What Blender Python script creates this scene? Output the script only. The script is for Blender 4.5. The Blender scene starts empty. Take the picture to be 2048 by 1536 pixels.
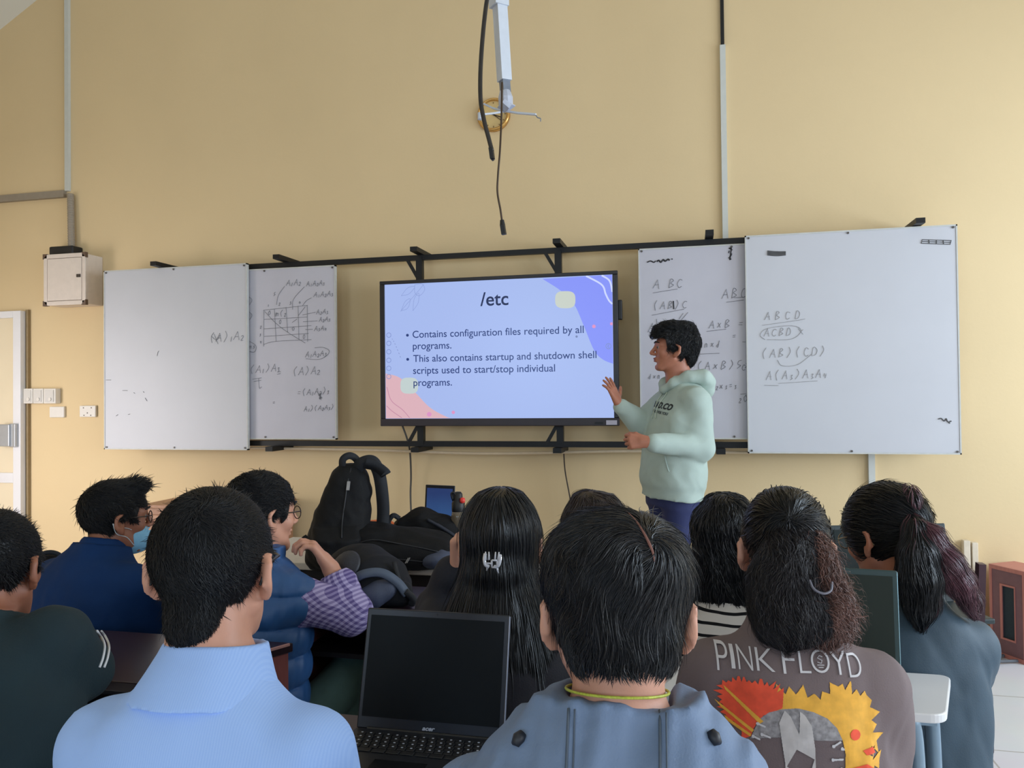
import bpy, bmesh, math, random
import numpy as np
from mathutils import Vector, Matrix

S = bpy.context.scene
COL = S.collection
rnd = random.Random(7)

# ------------------------------------------------------------------ camera
YAW, PITCH, ROLL, FOC, EYE = math.radians(12.98), math.radians(.86), math.radians(-.61), 1540.0, 1.40
_f = np.array([-math.sin(YAW)*math.cos(PITCH), math.cos(YAW)*math.cos(PITCH), math.sin(PITCH)])
_r0 = np.array([math.cos(YAW), math.sin(YAW), 0.0]); _u0 = np.cross(_r0, _f)
_r = _r0*math.cos(ROLL)+_u0*math.sin(ROLL); _u = -_r0*math.sin(ROLL)+_u0*math.cos(ROLL)
CAMP = np.array([0, 0, EYE])
cd = bpy.data.cameras.new('camera'); cam = bpy.data.objects.new('camera', cd); COL.objects.link(cam)
cd.sensor_width = 36.0; cd.lens = FOC/2048*36.0; cd.clip_start = .05; cd.clip_end = 100
cam.matrix_world = Matrix(((_r[0], _u[0], -_f[0], 0), (_r[1], _u[1], -_f[1], 0), (_r[2], _u[2], -_f[2], EYE), (0, 0, 0, 1)))
S.camera = cam

def ray(px, py): return _f+_r*(px-1024)/FOC-_u*(py-768)/FOC
def at(px, py, Z): return CAMP+ray(px, py)*Z
def onY(px, py, Y): d = ray(px, py); return CAMP+d*Y/d[1]
def onZ(px, py, z): d = ray(px, py); return CAMP+d*(z-EYE)/d[2]

# ------------------------------------------------------------------ light and exposure
S.view_settings.view_transform = 'Standard'; S.view_settings.look = 'None'
S.view_settings.exposure = 0.08; S.view_settings.gamma = 1.0; S.view_settings.use_curve_mapping = False
W = bpy.data.worlds.new('world'); S.world = W; W.use_nodes = True
bg = W.node_tree.nodes['Background']; bg.inputs[0].default_value = (.78, .88, 1, 1); bg.inputs[1].default_value = .3

def area(name, loc, target, sx, sy, power, col):
    l = bpy.data.lights.new(name, 'AREA'); l.shape = 'RECTANGLE'; l.size = sx; l.size_y = sy; l.energy = power; l.color = col
    o = bpy.data.objects.new(name, l); COL.objects.link(o); o.location = loc
    o.rotation_euler = (Vector(target)-Vector(loc)).to_track_quat('-Z', 'Z').to_euler()
    return o
DAY = (.80, .89, 1.0)
for k, y in enumerate((-1.6, 1.0, 3.2)):                      # daylight in the three right-hand windows
    area('window_daylight', (4.05, y, 1.9), (0, y, 1.5), 1.6, 1.7, (60, 76, 116)[k], (DAY, DAY, (.70, .85, 1.0))[k])
for k, x in enumerate((-2.6, 0.4)):                           # daylight in the rear windows
    area('rear_daylight', (x, -3.85, 2.1), (x, 0, 1.6), 1.7, 1.7, 45, (.60, .79, 1.0))
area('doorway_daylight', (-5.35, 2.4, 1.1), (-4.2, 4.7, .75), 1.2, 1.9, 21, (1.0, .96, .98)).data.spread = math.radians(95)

# ------------------------------------------------------------------ materials
def lin(c):
    c = np.array(c, float)/255.0
    return tuple(np.where(c <= .04045, c/12.92, ((c+.055)/1.055)**2.4))+(1.0,)
MATS = {}
def mat(name, rgb, rough=.6, metal=0.0, var=.06, scale=30, bump=0.0, bscale=200, spec=.5, emit=0, sss=0, coat=0, stretch=None, trans=0, rand=0, alpha=1):
    if name in MATS: return MATS[name]
    m = bpy.data.materials.new(name); m.use_nodes = True; nt = m.node_tree; N = nt.nodes; L = nt.links
    b = N['Principled BSDF']; c = lin(rgb)
    b.inputs['Roughness'].default_value = rough; b.inputs['Metallic'].default_value = metal
    b.inputs['Specular IOR Level'].default_value = spec
    tc = N.new('ShaderNodeTexCoord'); vec = tc.outputs['Object']
    if stretch:
        mp = N.new('ShaderNodeMapping'); mp.inputs['Scale'].default_value = stretch; L.new(vec, mp.inputs[0]); vec = mp.outputs[0]
    col = None
    if var > 0:
        n = N.new('ShaderNodeTexNoise'); n.inputs['Scale'].default_value = scale; n.inputs['Detail'].default_value = 4; L.new(vec, n.inputs['Vector'])
        r = N.new('ShaderNodeValToRGB'); L.new(n.outputs['Fac'], r.inputs[0])
        r.color_ramp.elements[0].position = .3; r.color_ramp.elements[1].position = .7
        r.color_ramp.elements[0].color = tuple(x*(1-var) for x in c[:3])+(1,); r.color_ramp.elements[1].color = tuple(min(1, x*(1+var)) for x in c[:3])+(1,)
        col = r.outputs[0]
        if rand > 0:
            g = N.new('ShaderNodeNewGeometry'); mm = N.new('ShaderNodeMath'); mm.operation = 'MULTIPLY_ADD'
            L.new(g.outputs['Random Per Island'], mm.inputs[0]); mm.inputs[1].default_value = 2*rand; mm.inputs[2].default_value = 1-rand
            vm = N.new('ShaderNodeVectorMath'); vm.operation = 'SCALE'; L.new(col, vm.inputs[0]); L.new(mm.outputs[0], vm.inputs['Scale']); col = vm.outputs[0]
        L.new(col, b.inputs['Base Color'])
    else: b.inputs['Base Color'].default_value = c
    if bump > 0:
        n2 = N.new('ShaderNodeTexNoise'); n2.inputs['Scale'].default_value = bscale; n2.inputs['Detail'].default_value = 3; L.new(vec, n2.inputs['Vector'])
        bp = N.new('ShaderNodeBump'); bp.inputs['Strength'].default_value = bump; bp.inputs['Distance'].default_value = .002
        L.new(n2.outputs['Fac'], bp.inputs['Height']); L.new(bp.outputs[0], b.inputs['Normal'])
    if emit:
        if col is not None: L.new(col, b.inputs['Emission Color'])
        else: b.inputs['Emission Color'].default_value = c
        b.inputs['Emission Strength'].default_value = emit
    if sss:
        b.inputs['Subsurface Weight'].default_value = sss; b.inputs['Subsurface Radius'].default_value = (1, .35, .2); b.inputs['Subsurface Scale'].default_value = .008
    if coat: b.inputs['Coat Weight'].default_value = coat; b.inputs['Coat Roughness'].default_value = .15
    if trans: b.inputs['Transmission Weight'].default_value = trans
    if alpha < 1: b.inputs['Alpha'].default_value = alpha
    MATS[name] = m
    return m
def mixmat(name, rgb1, rgb2, kind, rough=.8, scale=1, axis=2, thr=.5, rgb3=None, rot=(0, 0, 0), bump=.15):
    """cloth with a woven or printed two-colour pattern: stripes, check, pinstripe"""
    if name in MATS: return MATS[name]
    m = bpy.data.materials.new(name); m.use_nodes = True; nt = m.node_tree; N = nt.nodes; L = nt.links
    b = N['Principled BSDF']; b.inputs['Roughness'].default_value = rough; b.inputs['Specular IOR Level'].default_value = .2
    tc = N.new('ShaderNodeTexCoord'); mp = N.new('ShaderNodeMapping'); L.new(tc.outputs['Object'], mp.inputs[0]); mp.inputs['Rotation'].default_value = rot
    nz = N.new('ShaderNodeTexNoise'); nz.inputs['Scale'].default_value = 9; L.new(mp.outputs[0], nz.inputs['Vector'])
    ad = N.new('ShaderNodeVectorMath'); ad.operation = 'MULTIPLY_ADD'; L.new(nz.outputs['Color'], ad.inputs[0]); ad.inputs[1].default_value = (.012,)*3; L.new(mp.outputs[0], ad.inputs[2])
    sp = N.new('ShaderNodeSeparateXYZ'); L.new(ad.outputs[0], sp.inputs[0])
    def stripe(ax, t):
        a = N.new('ShaderNodeMath'); a.operation = 'MULTIPLY'; L.new(sp.outputs[ax], a.inputs[0]); a.inputs[1].default_value = scale
        f = N.new('ShaderNodeMath'); f.operation = 'FRACT'; L.new(a.outputs[0], f.inputs[0])
        g = N.new('ShaderNodeMath'); g.operation = 'GREATER_THAN'; L.new(f.outputs[0], g.inputs[0]); g.inputs[1].default_value = t
        return g.outputs[0]
    if kind == 'check':
        s1 = stripe(0, thr); s2 = stripe(2, thr)
        av = N.new('ShaderNodeMath'); av.operation = 'ADD'; L.new(s1, av.inputs[0]); L.new(s2, av.inputs[1])
        hf = N.new('ShaderNodeMath'); hf.operation = 'MULTIPLY'; L.new(av.outputs[0], hf.inputs[0]); hf.inputs[1].default_value = .3; fac = hf.outputs[0]
    else: fac = stripe(axis, thr)
    r = N.new('ShaderNodeValToRGB'); L.new(fac, r.inputs[0]); r.color_ramp.elements[0].color = lin(rgb1); r.color_ramp.elements[1].color = lin(rgb2)
    if rgb3: e = r.color_ramp.elements.new(.5); e.color = lin(rgb3)
    L.new(r.outputs[0], b.inputs['Base Color'])
    n2 = N.new('ShaderNodeTexNoise'); n2.inputs['Scale'].default_value = 300; L.new(tc.outputs['Object'], n2.inputs['Vector'])
    bp = N.new('ShaderNodeBump'); bp.inputs['Strength'].default_value = bump; bp.inputs['Distance'].default_value = .002; L.new(n2.outputs['Fac'], bp.inputs['Height']); L.new(bp.outputs[0], b.inputs['Normal'])
    MATS[name] = m; return m

# ------------------------------------------------------------------ object helpers
MW = {}                                              # world matrices of everything placed (no depsgraph needed)
def tag(o, label=None, cat=None, group=None, kind=None):
    if label: o['label'] = label
    if cat: o['category'] = cat
    if group: o['group'] = group
    if kind: o['kind'] = kind
    return o
def thing(name, label, cat, loc, rz=0.0, group=None):
    o = bpy.data.objects.new(name, None); COL.objects.link(o); o.empty_display_size = .1
    o.location = tuple(loc); o.rotation_euler = (0, 0, rz)
    MW[o.name] = Matrix.Translation(Vector(loc)) @ Matrix.Rotation(rz, 4, 'Z')
    return tag(o, label, cat, group)
def mesh(name, V, F, m, parent=None, smooth=True, base=None):
    """V in world metres; F an (n,3)/(n,4) array, or a list of such / of index lists; linked as ONE mesh object under parent"""
    V = np.asarray(V, float).reshape(-1, 3)
    if parent is not None: M = MW[parent.name]
    else:
        if base is None: base = ((V[:, 0].min()+V[:, 0].max())/2, (V[:, 1].min()+V[:, 1].max())/2, V[:, 2].min())
        M = Matrix.Translation(Vector(base))
    Mi = np.array(M.inverted()); Vl = V@Mi[:3, :3].T+Mi[:3, 3]
    me = bpy.data.meshes.new(name)
    if isinstance(F, np.ndarray): F = [F]
    if F and isinstance(F[0], np.ndarray):
        loops = np.concatenate([f.ravel() for f in F]); tot = np.concatenate([np.full(len(f), f.shape[1]) for f in F])
    else:
        loops = np.array([i for f in F for i in f]); tot = np.array([len(f) for f in F])
    st = np.concatenate([[0], np.cumsum(tot)[:-1]])
    me.vertices.add(len(Vl)); me.vertices.foreach_set('co', Vl.astype(np.float32).ravel())
    me.loops.add(len(loops)); me.loops.foreach_set('vertex_index', loops.astype(np.int32))
    me.polygons.add(len(tot)); me.polygons.foreach_set('loop_start', st.astype(np.int32)); me.polygons.foreach_set('loop_total', tot.astype(np.int32))
    me.polygons.foreach_set('use_smooth', np.full(len(tot), smooth, dtype=bool))
    me.update(calc_edges=True); me.validate()
    if m is not None: me.materials.append(m)
    o = bpy.data.objects.new(name, me); COL.objects.link(o)
    if parent is not None: o.parent = parent; MW[o.name] = M
    else: o.location = M.translation; MW[o.name] = M
    return o
class MB:
    """collects shapes of one part"""
    def __init__(s): s.V = []; s.F = []; s.n = 0
    def add(s, V, F):
        V = np.asarray(V, float).reshape(-1, 3); s.V.append(V)
        for f in F: s.F.append([int(i)+s.n for i in f])
        s.n += len(V); return s
    def box(s, c, d, R=None, bev=0.0, seg=2):
        bm = bmesh.new(); bmesh.ops.create_cube(bm, size=1.0); bmesh.ops.scale(bm, vec=Vector(d), verts=bm.verts)
        if bev > 0: bmesh.ops.bevel(bm, geom=list(bm.edges), offset=bev, segments=seg, affect='EDGES', profile=.5)
        return s.bm(bm, c, R)
    def bm(s, bm, c=(0, 0, 0), R=None):
        bm.verts.ensure_lookup_table(); V = np.array([v.co[:] for v in bm.verts]); F = [[v.index for v in f.verts] for f in bm.faces]; bm.free()
        if R is not None: V = V@np.array(R)[:3, :3].T
        return s.add(V+np.array(c), F)
    def prism(s, poly, d):
        """polygon (world points) extruded by vector d"""
        P = np.asarray(poly, float); n = len(P); V = np.vstack([P, P+np.array(d)])
        return s.add(V, [list(range(n))[::-1], list(range(n, 2*n))]+[[i, (i+1) % n, n+(i+1) % n, n+i] for i in range(n)])
    def flat(s, poly):
        return s.add(poly, [list(range(len(poly)))])
    def tube(s, P, r, n=10, cap=True, flat=None, up=None):
        """tube along polyline; r scalar or list; flat=(w,h) gives a rectangular strap section"""
        P = np.asarray(P, float); m = len(P); T = np.gradient(P, axis=0); T /= np.linalg.norm(T, axis=1)[:, None]+1e-12
        r = np.full(m, r) if np.isscalar(r) else np.asarray(r, float)
        a = np.array(up if up is not None else ((0, 0, 1) if abs(T[0][2]) < .9 else (1, 0, 0)), float)
        N = np.zeros_like(P)
        for i in range(m):
            a = a-T[i]*a.dot(T[i]); a /= np.linalg.norm(a)+1e-12; N[i] = a
        B = np.cross(T, N)
        if flat:
            w, h = flat; prof = [(-w/2, -h/2), (w/2, -h/2), (w/2, h/2), (-w/2, h/2)]; k = 4
            rings = [P[i]+sum_(B[i], N[i], prof, r[i]) for i in range(m)]
        else:
            k = n; an = np.arange(n)*2*math.pi/n; rings = [P[i]+r[i]*(np.cos(an)[:, None]*B[i]+np.sin(an)[:, None]*N[i]) for i in range(m)]
        V = np.vstack(rings); F = [[i*k+j, i*k+(j+1) % k, (i+1)*k+(j+1) % k, (i+1)*k+j] for i in range(m-1) for j in range(k)]
        if cap: F += [list(range(k))[::-1], [(m-1)*k+j for j in range(k)]]
        return s.add(V, F)
    def cyl(s, a, b, r, n=16, r2=None): return s.tube([a, b], [r, r if r2 is None else r2], n)
    def lathe(s, c, prof, n=24, ax=None):
        """profile [(radius, height)] around axis"""
        V = []; k = len(prof)
        for j in range(n):
            t = 2*math.pi*j/n
            V += [(p[0]*math.cos(t), p[0]*math.sin(t), p[1]) for p in prof]
        V = np.array(V)
        if ax is not None:
            R = np.array(Vector((0, 0, 1)).rotation_difference(Vector(ax)).to_matrix()); V = V@R.T
        F = [[j*k+i, ((j+1) % n)*k+i, ((j+1) % n)*k+i+1, j*k+i+1] for j in range(n) for i in range(k-1)]
        return s.add(V+np.array(c), F)
    def build(s, name, m, parent=None, smooth=False, base=None):
        o = mesh(name, np.vstack(s.V), s.F, m, parent, smooth, base)
        return o
def sum_(B, N, prof, sc): return np.array([B*(p[0]*sc)+N*(p[1]*sc) for p in prof])
def rz(a): return np.array(Matrix.Rotation(a, 3, 'Z'))
def smoothpath(P, n=8):
    """Catmull-Rom through the points"""
    P = np.asarray(P, float); Q = np.vstack([2*P[0]-P[1], P, 2*P[-1]-P[-2]]); out = []
    for i in range(1, len(Q)-2):
        for t in np.linspace(0, 1, n, endpoint=False):
            a, b, c, d = Q[i-1:i+3]; out.append(.5*((2*b)+(c-a)*t+(2*a-5*b+4*c-d)*t*t+(-a+3*b-3*c+d)*t**3))
    return np.array(out+[P[-1]])
def auto(o, ang=35):
    me = o.data; bm = bmesh.new(); bm.from_mesh(me)
    for e in bm.edges:
        if len(e.link_faces) == 2 and e.calc_face_angle(0) > math.radians(ang): e.smooth = False
    for f in bm.faces: f.smooth = True
    bm.to_mesh(me); bm.free(); return o
def text_mesh(txt, size=1.0, bold=0.0, align='LEFT', shear=0.0, space=1.0):
    c = bpy.data.curves.new('t', 'FONT'); c.body = txt; c.size = size; c.align_x = align; c.offset = bold; c.shear = shear; c.space_character = space; c.resolution_u = 6
    o = bpy.data.objects.new('t', c); COL.objects.link(o); dg = bpy.context.evaluated_depsgraph_get()
    me = bpy.data.meshes.new_from_object(o.evaluated_get(dg)); V = np.array([v.co[:] for v in me.vertices]).reshape(-1, 3); F = [list(p.vertices) for p in me.polygons]
    bpy.data.objects.remove(o); bpy.data.curves.remove(c); bpy.data.meshes.remove(me); return V, F
# ------------------------------------------------------------------ the room
FW = 4.72                                                # plane of the front wall
XL, XR, YB = -5.6, 4.2, -4.0
M_WALL = mat('wall_paint', (225, 200, 157), .75, var=.025, scale=1.3, bump=.25, bscale=60, spec=.25)
M_CEIL = mat('ceiling_paint', (226, 222, 210), .8, var=.02, scale=2)
M_WHITE = mat('white_enamel', (226, 226, 226), .4, var=.02, scale=8)
M_ALU = mat('white_aluminium', (232, 230, 232), .35, var=.02, scale=6)
def st(o): o['kind'] = 'structure'; return o
EAVE, RIDGE, XM = 3.85, 6.6, -.6
w = MB(); w.prism([(XL-.15, FW, 0), (XR+.15, FW, 0), (XR+.15, FW, EAVE-.08), (XM, FW, RIDGE), (XL-.15, FW, EAVE-.08)], (0, .15, 0)); st(w.build('wall_front', M_WALL))
w = MB(); w.prism([(XL, YB, 0), (XL, FW, 0), (XL, FW, EAVE), (XL, YB, EAVE)], (-.15, 0, 0)); st(w.build('wall_left', M_WALL))
def holed(u0, u1, z0, z1, holes, fn, d):
    """wall with rectangular openings, made of piers and bands"""
    m = MB(); us = sorted({u0, u1} | {h[0] for h in holes} | {h[1] for h in holes}); zs = sorted({z0, z1} | {h[2] for h in holes} | {h[3] for h in holes})
    for a, b in zip(us, us[1:]):
        for c, e in zip(zs, zs[1:]):
            if any(h[0] <= a and b <= h[1] and h[2] <= c and e <= h[3] for h in holes): continue
            m.prism([fn(a, c), fn(b, c), fn(b, e), fn(a, e)], d)
    return m
RW = [(y-.85, y+.85, 1.0, 2.8) for y in (-1.6, 1.0, 3.2)]
st(holed(YB, FW, 0, EAVE, RW, lambda u, z: (XR, u, z), (.15, 0, 0)).build('wall_right', M_WALL))
BW = [(x-.9, x+.9, 1.1, 2.9) for x in (-2.6, .4)]
w = holed(XL, XR, 0, EAVE, BW, lambda u, z: (u, YB, z), (0, -.15, 0)); w.prism([(XL, YB, EAVE), (XR, YB, EAVE), (XM, YB, RIDGE)], (0, -.15, 0)); st(w.build('wall_back', M_WALL))
for k, (u0, u1, z0, z1) in enumerate(RW+BW):
    m = MB(); right = k < 3
    P = (lambda u, z: (XR+.07, u, z)) if right else (lambda u, z: (u, YB-.07, z))
    for a, b in (((u0, z0), (u0, z1)), ((u1, z0), (u1, z1)), ((u0, z0), (u1, z0)), ((u0, z1), (u1, z1)), (((u0+u1)/2, z0), ((u0+u1)/2, z1))):
        m.tube([P(*a), P(*b)], 1, flat=(.06, .05))
    st(m.build('window_%d' % (k+1), M_ALU))
w = MB()
for x0, z0, x1, z1 in ((XL-.2, EAVE-.12, XM, RIDGE), (XM, RIDGE, XR+.2, EAVE-.12)):
    w.prism([(x0, YB-.1, z0), (x1, YB-.1, z1), (x1, FW+.1, z1), (x0, FW+.1, z0)], (0, 0, .12))
st(w.build('ceiling', M_CEIL))
# floor: large pale tiles
M_FLOOR = bpy.data.materials.new('floor_tile'); M_FLOOR.use_nodes = True
def _floor():
    nt = M_FLOOR.node_tree; N = nt.nodes; L = nt.links; b = N['Principled BSDF']
    tc = N.new('ShaderNodeTexCoord'); br = N.new('ShaderNodeTexBrick'); L.new(tc.outputs['Object'], br.inputs['Vector'])
    br.offset = 0; br.inputs['Scale'].default_value = 1; br.inputs['Brick Width'].default_value = .6; br.inputs['Row Height'].default_value = .6
    br.inputs['Mortar Size'].default_value = .004; br.inputs['Color1'].default_value = lin((222, 222, 226)); br.inputs['Color2'].default_value = lin((216, 216, 220)); br.inputs['Mortar'].default_value = lin((176, 172, 168))
    nz = N.new('ShaderNodeTexNoise'); nz.inputs['Scale'].default_value = 3; nz.inputs['Detail'].default_value = 5; L.new(tc.outputs['Object'], nz.inputs['Vector'])
    mx = N.new('ShaderNodeMix'); mx.data_type = 'RGBA'; mx.blend_type = 'MULTIPLY'; mx.inputs[0].default_value = .15; L.new(br.outputs['Color'], mx.inputs[6]); L.new(nz.outputs['Color'], mx.inputs[7])
    L.new(mx.outputs[2], b.inputs['Base Color']); b.inputs['Roughness'].default_value = .32
_floor()
w = MB(); w.prism([(XL-.15, YB-.15, -.1), (XR+.15, YB-.15, -.1), (XR+.15, FW+.15, -.1), (XL-.15, FW+.15, -.1)], (0, 0, .1)); st(w.build('floor', M_FLOOR))
# aluminium door leaf at the left
M_PANEL = mat('door_panel', (236, 220, 190), .25, var=.02, scale=3)
DY = FW-.045
dx1 = onY(46, 800, DY)[0]; dx0 = dx1-.86; dzt = onY(40, 622, DY)[2]; zm0, zm1 = onY(10, 965, DY)[2], onY(10, 945, DY)[2]; sw = dx1-onY(31, 800, DY)[0]
w = MB()
for a, b, c, d in ((dx1-sw, dx1, 0, dzt), (dx0, dx0+sw, 0, dzt), (dx0+sw, dx1-sw, dzt-.05, dzt), (dx0+sw, dx1-sw, zm0, zm1), (dx0+sw, dx1-sw, 0, .1)):
    w.box(((a+b)/2, DY, (c+d)/2), (b-a, .045, d-c), bev=.003)
door = st(w.build('door_1', M_ALU))
w = MB(); w.box(((dx0+dx1)/2, DY+.004, dzt/2), (dx1-dx0-2*sw+.01, .012, dzt-.1)); w.build('door_panel', M_PANEL, door)
w = MB(); lx = onY(36, 870, DY)[0]; lz = onY(36, 870, DY)[2]; w.box((lx, DY-.035, lz), (.05, .03, .17), bev=.004); w.box((lx-.07, DY-.05, lz), (.11, .025, .16), bev=.006); w.build('door_handle', mat('lock_steel', (178, 182, 188), .35, .5, var=.03), door)
w = MB(); w.box((dx1+.012, FW-.012, dzt/2), (.02, .024, dzt+.02)); st(w.build('trim_1', mat('door_jamb', (150, 128, 92), .6)))

# ------------------------------------------------------------------ conduits, electrics on the wall
M_PVC = mat('conduit_pvc', (205, 206, 200), .5, var=.02); M_DUCT = mat('grey_duct', (150, 138, 122), .6, var=.05); M_BLK = mat('black_plastic', (16, 17, 20), .5, var=.1, scale=60)
def conduit(name, px0, px1, wd, label, m, dz=.02, cat='conduit', y=None):
    a, b = onY(*px0, FW-dz/2), onY(*px1, FW-dz/2); t = MB().tube([a, b], 1, flat=(wd, dz), up=(0, -1, 0)); return tag(t.build(name, m), label, cat)
zc = onY(138, 383, FW)[2]
xl = onY(138, 383, FW)[0]
w = MB(); w.box((xl, FW-.012, (zc+5.0)/2), (.032, .024, 5.0-zc)); tag(w.build('wall_conduit', M_PVC), 'white square conduit running up the wall above the grey electrical box', 'conduit')
w = MB(); w.box(((xl-.02+XL)/2, FW-.015, zc-.02), (xl-XL-.02, .03, .05)); tag(w.build('wall_duct', M_DUCT), 'grey horizontal duct along the wall at far left above the door', 'conduit')
p = smoothpath([onY(141, 388, FW-.03), onY(142, 440, FW-.035), onY(143, 496, FW-.04)], 22)
w = MB(); w.tube(p, [.022+.0025*(i % 2) for i in range(len(p))], 10); tag(w.build('flexible_conduit', M_DUCT), 'ribbed grey flexible conduit dropping into the top of the electrical box', 'conduit')
xr = onY(1448, 300, FW)[0]; z1 = onY(1450, 92, FW)[2]
w = MB(); w.box((xr, FW-.012, (z1+onY(1446, 480, FW)[2])/2-.05), (.032, .024, z1-onY(1446, 480, FW)[2]+.1)); tag(w.build('wall_conduit', M_PVC), 'white square conduit on the wall above the inner right whiteboard', 'conduit')
w = MB(); w.box((xr, FW-.009, z1+.5), (.02, .018, 1.0)); tag(w.build('wall_cable', M_BLK), 'black cable on the wall above the white conduit at right', 'cable')
xr2 = onY(1742, 940, FW)[0]; w = MB(); w.box((xr2, FW-.012, .62), (.034, .024, 1.24)); tag(w.build('wall_conduit', M_PVC), 'white square conduit below the large blank right whiteboard', 'conduit')
# electrical box
BY = FW-.17
bx0, bx1 = onY(87, 560, BY)[0], onY(171, 560, BY)[0]; bz0, bz1 = onY(130, 610, BY)[2], onY(130, 507, BY)[2]; bc = ((bx0+bx1)/2, (bz0+bz1)/2); bw, bh = bx1-bx0, bz1-bz0
M_BOX = mat('box_enamel', (222, 208, 196), .45, var=.03)
t = thing('electrical_box', 'cream steel electrical box with a small door high on the left wall', 'electrical box', (bc[0], FW-.085, bz0))
MB().box((bc[0], (FW+BY)/2+.01, bc[1]), (bw-.01, FW-BY-.02, bh-.01), bev=.006).build('housing', M_BOX, t)
w = MB()
for a, b, c, d in ((bx0, bx1, bz1-.03, bz1), (bx0, bx1, bz0, bz0+.03), (bx0, bx0+.03, bz0, bz1), (bx1-.03, bx1, bz0, bz1)): w.box(((a+b)/2, BY+.008, (c+d)/2), (b-a, .016, d-c), bev=.003)
w.build('front_frame', M_BOX, t)
d = MB().box((bc[0], BY+.005, bc[1]), (bw-.066, .012, bh-.066), bev=.002).build('door', M_BOX, t)
MB().box((bx1-.055, BY-.003, bc[1]+.02), (.03, .01, .022), bev=.002).build('latch', mat('latch_dark', (60, 50, 44), .4), d)
for sx, sz in ((bx0, bz0), (bx1, bz0), (bx0, bz1), (bx1, bz1)):
    ex, ez = (1 if sx == bx0 else -1), (1 if sz == bz0 else -1)
    MB().prism([(sx-.003*ex, BY-.004, sz-.003*ez), (sx+.034*ex, BY-.004, sz-.003*ez), (sx-.003*ex, BY-.004, sz+.034*ez)], (0, .024, 0)).build('corner_cap', mat('corner_brown', (96, 74, 60), .5), t)
w = MB(); cx = onY(143, 497, FW)[0]; w.box((cx, FW-.05, bz1+.035), (.2, .1, .075), bev=.01); tag(w.build('cable_gland', M_BLK), 'black cable gland block on top of the cream electrical box', 'cable gland')
# switches and sockets
SW = mat('switch_white', (228, 222, 214), .35, var=.02)
def plate(name, x0, x1, y0, y1, label, cat, group=None, dep=.03, rock=0, holes=0):
    a, b = onY(x0, y1, FW), onY(x1, y0, FW); t = thing(name, label, cat, ((a[0]+b[0])/2, FW, a[2]), 0, group)
    cx, cz, ww, hh = (a[0]+b[0])/2, (a[2]+b[2])/2, b[0]-a[0], b[2]-a[2]
    MB().box((cx, FW-dep/2, cz), (ww, dep, hh), bev=.005).build('plate', SW, t)
    if rock:
        MB().box((cx, FW-dep-.002, cz+.0*hh), (ww*.72, .006, hh*.8), bev=.002).build('rocker', mat('rocker_white', (214, 209, 203), .3, var=.02), t)
        MB().cyl((cx+.01, FW-dep-.004, cz-hh*.22), (cx+.01, FW-dep-.012, cz-hh*.22), .012, 14).build('knob', SW, t)
    for k in range(holes):
        q = ((-.35, .22), (.35, .22), (0, -.1), (-.3, -.25), (.3, -.25))[k]
        MB().cyl((cx+q[0]*ww*.7, FW-dep+.004, cz+q[1]*hh*1.4), (cx+q[0]*ww*.7, FW-dep-.001, cz+q[1]*hh*1.4), .005, 10).build('pin_hole', mat('hole_dark', (120, 110, 100), .6), t)
for k, (x0, x1) in enumerate(((46, 57), (58, 76), (77, 97), (98, 122))):
    plate('light_switch', x0, x1, 777, 807, ('white wall switch partly hidden behind the door edge', 'white wall switch second from the door', 'white wall switch third from the door', 'tilted white wall switch at the right end of the row of four')[k], 'light switch', 'wall switches beside the door', .05, 1)
plate('blank_plate', 103, 132, 813, 835, 'blank white cover plate on the wall below the row of switches', 'wall plate', dep=.02)
plate('power_outlet', 163, 195, 811, 834, 'white double socket outlet on the wall beside the left whiteboard', 'power outlet', dep=.02, holes=5)

# ------------------------------------------------------------------ sliding board frame
M_STEEL = mat('black_steel', (20, 21, 24), .45, .3, var=.1)
RY = 4.575
t = thing('board_rail_frame', 'black steel rail frame carrying the sliding whiteboards and the display', 'rail frame', (-.9, 4.6, 1.0))
zu = onY(985, 508, RY)[2]; zl = onY(985, 888, RY)[2]
xa, xb = onY(272, 538, RY)[0], onY(1835, 452, RY)[0]
MB().box(((xa+xb)/2, RY, zu), (xb-xa, .03, .032)).build('upper_rail', M_STEEL, t)
MB().box(((xa+xb)/2, RY, zl), (xb-xa, .03, .034)).build('lower_rail', M_STEEL, t)
for px, py in ((335, 533), (575, 527), (843, 520), (1121, 500), (1418, 478), (1826, 452)):
    x = onY(px, py, RY)[0]
    MB().box((x, (4.43+FW)/2, zu+.03), (.045, FW-4.43, .028)).build('bracket', M_STEEL, t)
for px in (558, 843, 1121, 1440):
    x = onY(px, 890, RY)[0]
    MB().box((x, (4.45+FW)/2, zl-.03), (.05, FW-4.45, .03)).build('bracket', M_STEEL, t)
    if px in (843, 1121):
        MB().box((x, RY, (zu+zl)/2), (.04, .04, zu-zl)).build('post', M_STEEL, t)
        for z, dz in ((zu, -.13), (zl, .13)): MB().tube([(x-.085, RY-.01, z), (x-.01, RY-.01, z+dz)], 1, flat=(.012, .02)).build('brace', M_STEEL, t)
p = smoothpath([onY(495, 896, 4.6), onY(740, 900, 4.6), onY(974, 907, 4.6), onY(1261, 902, 4.6), onY(1500, 905, 4.6)], 10)
w = MB().tube(p, .009, 10); tag(w.build('conduit_pipe', mat('pipe_cream', (206, 186, 158), .5)), 'thin cream conduit pipe sagging below the board frame', 'conduit')

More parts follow.
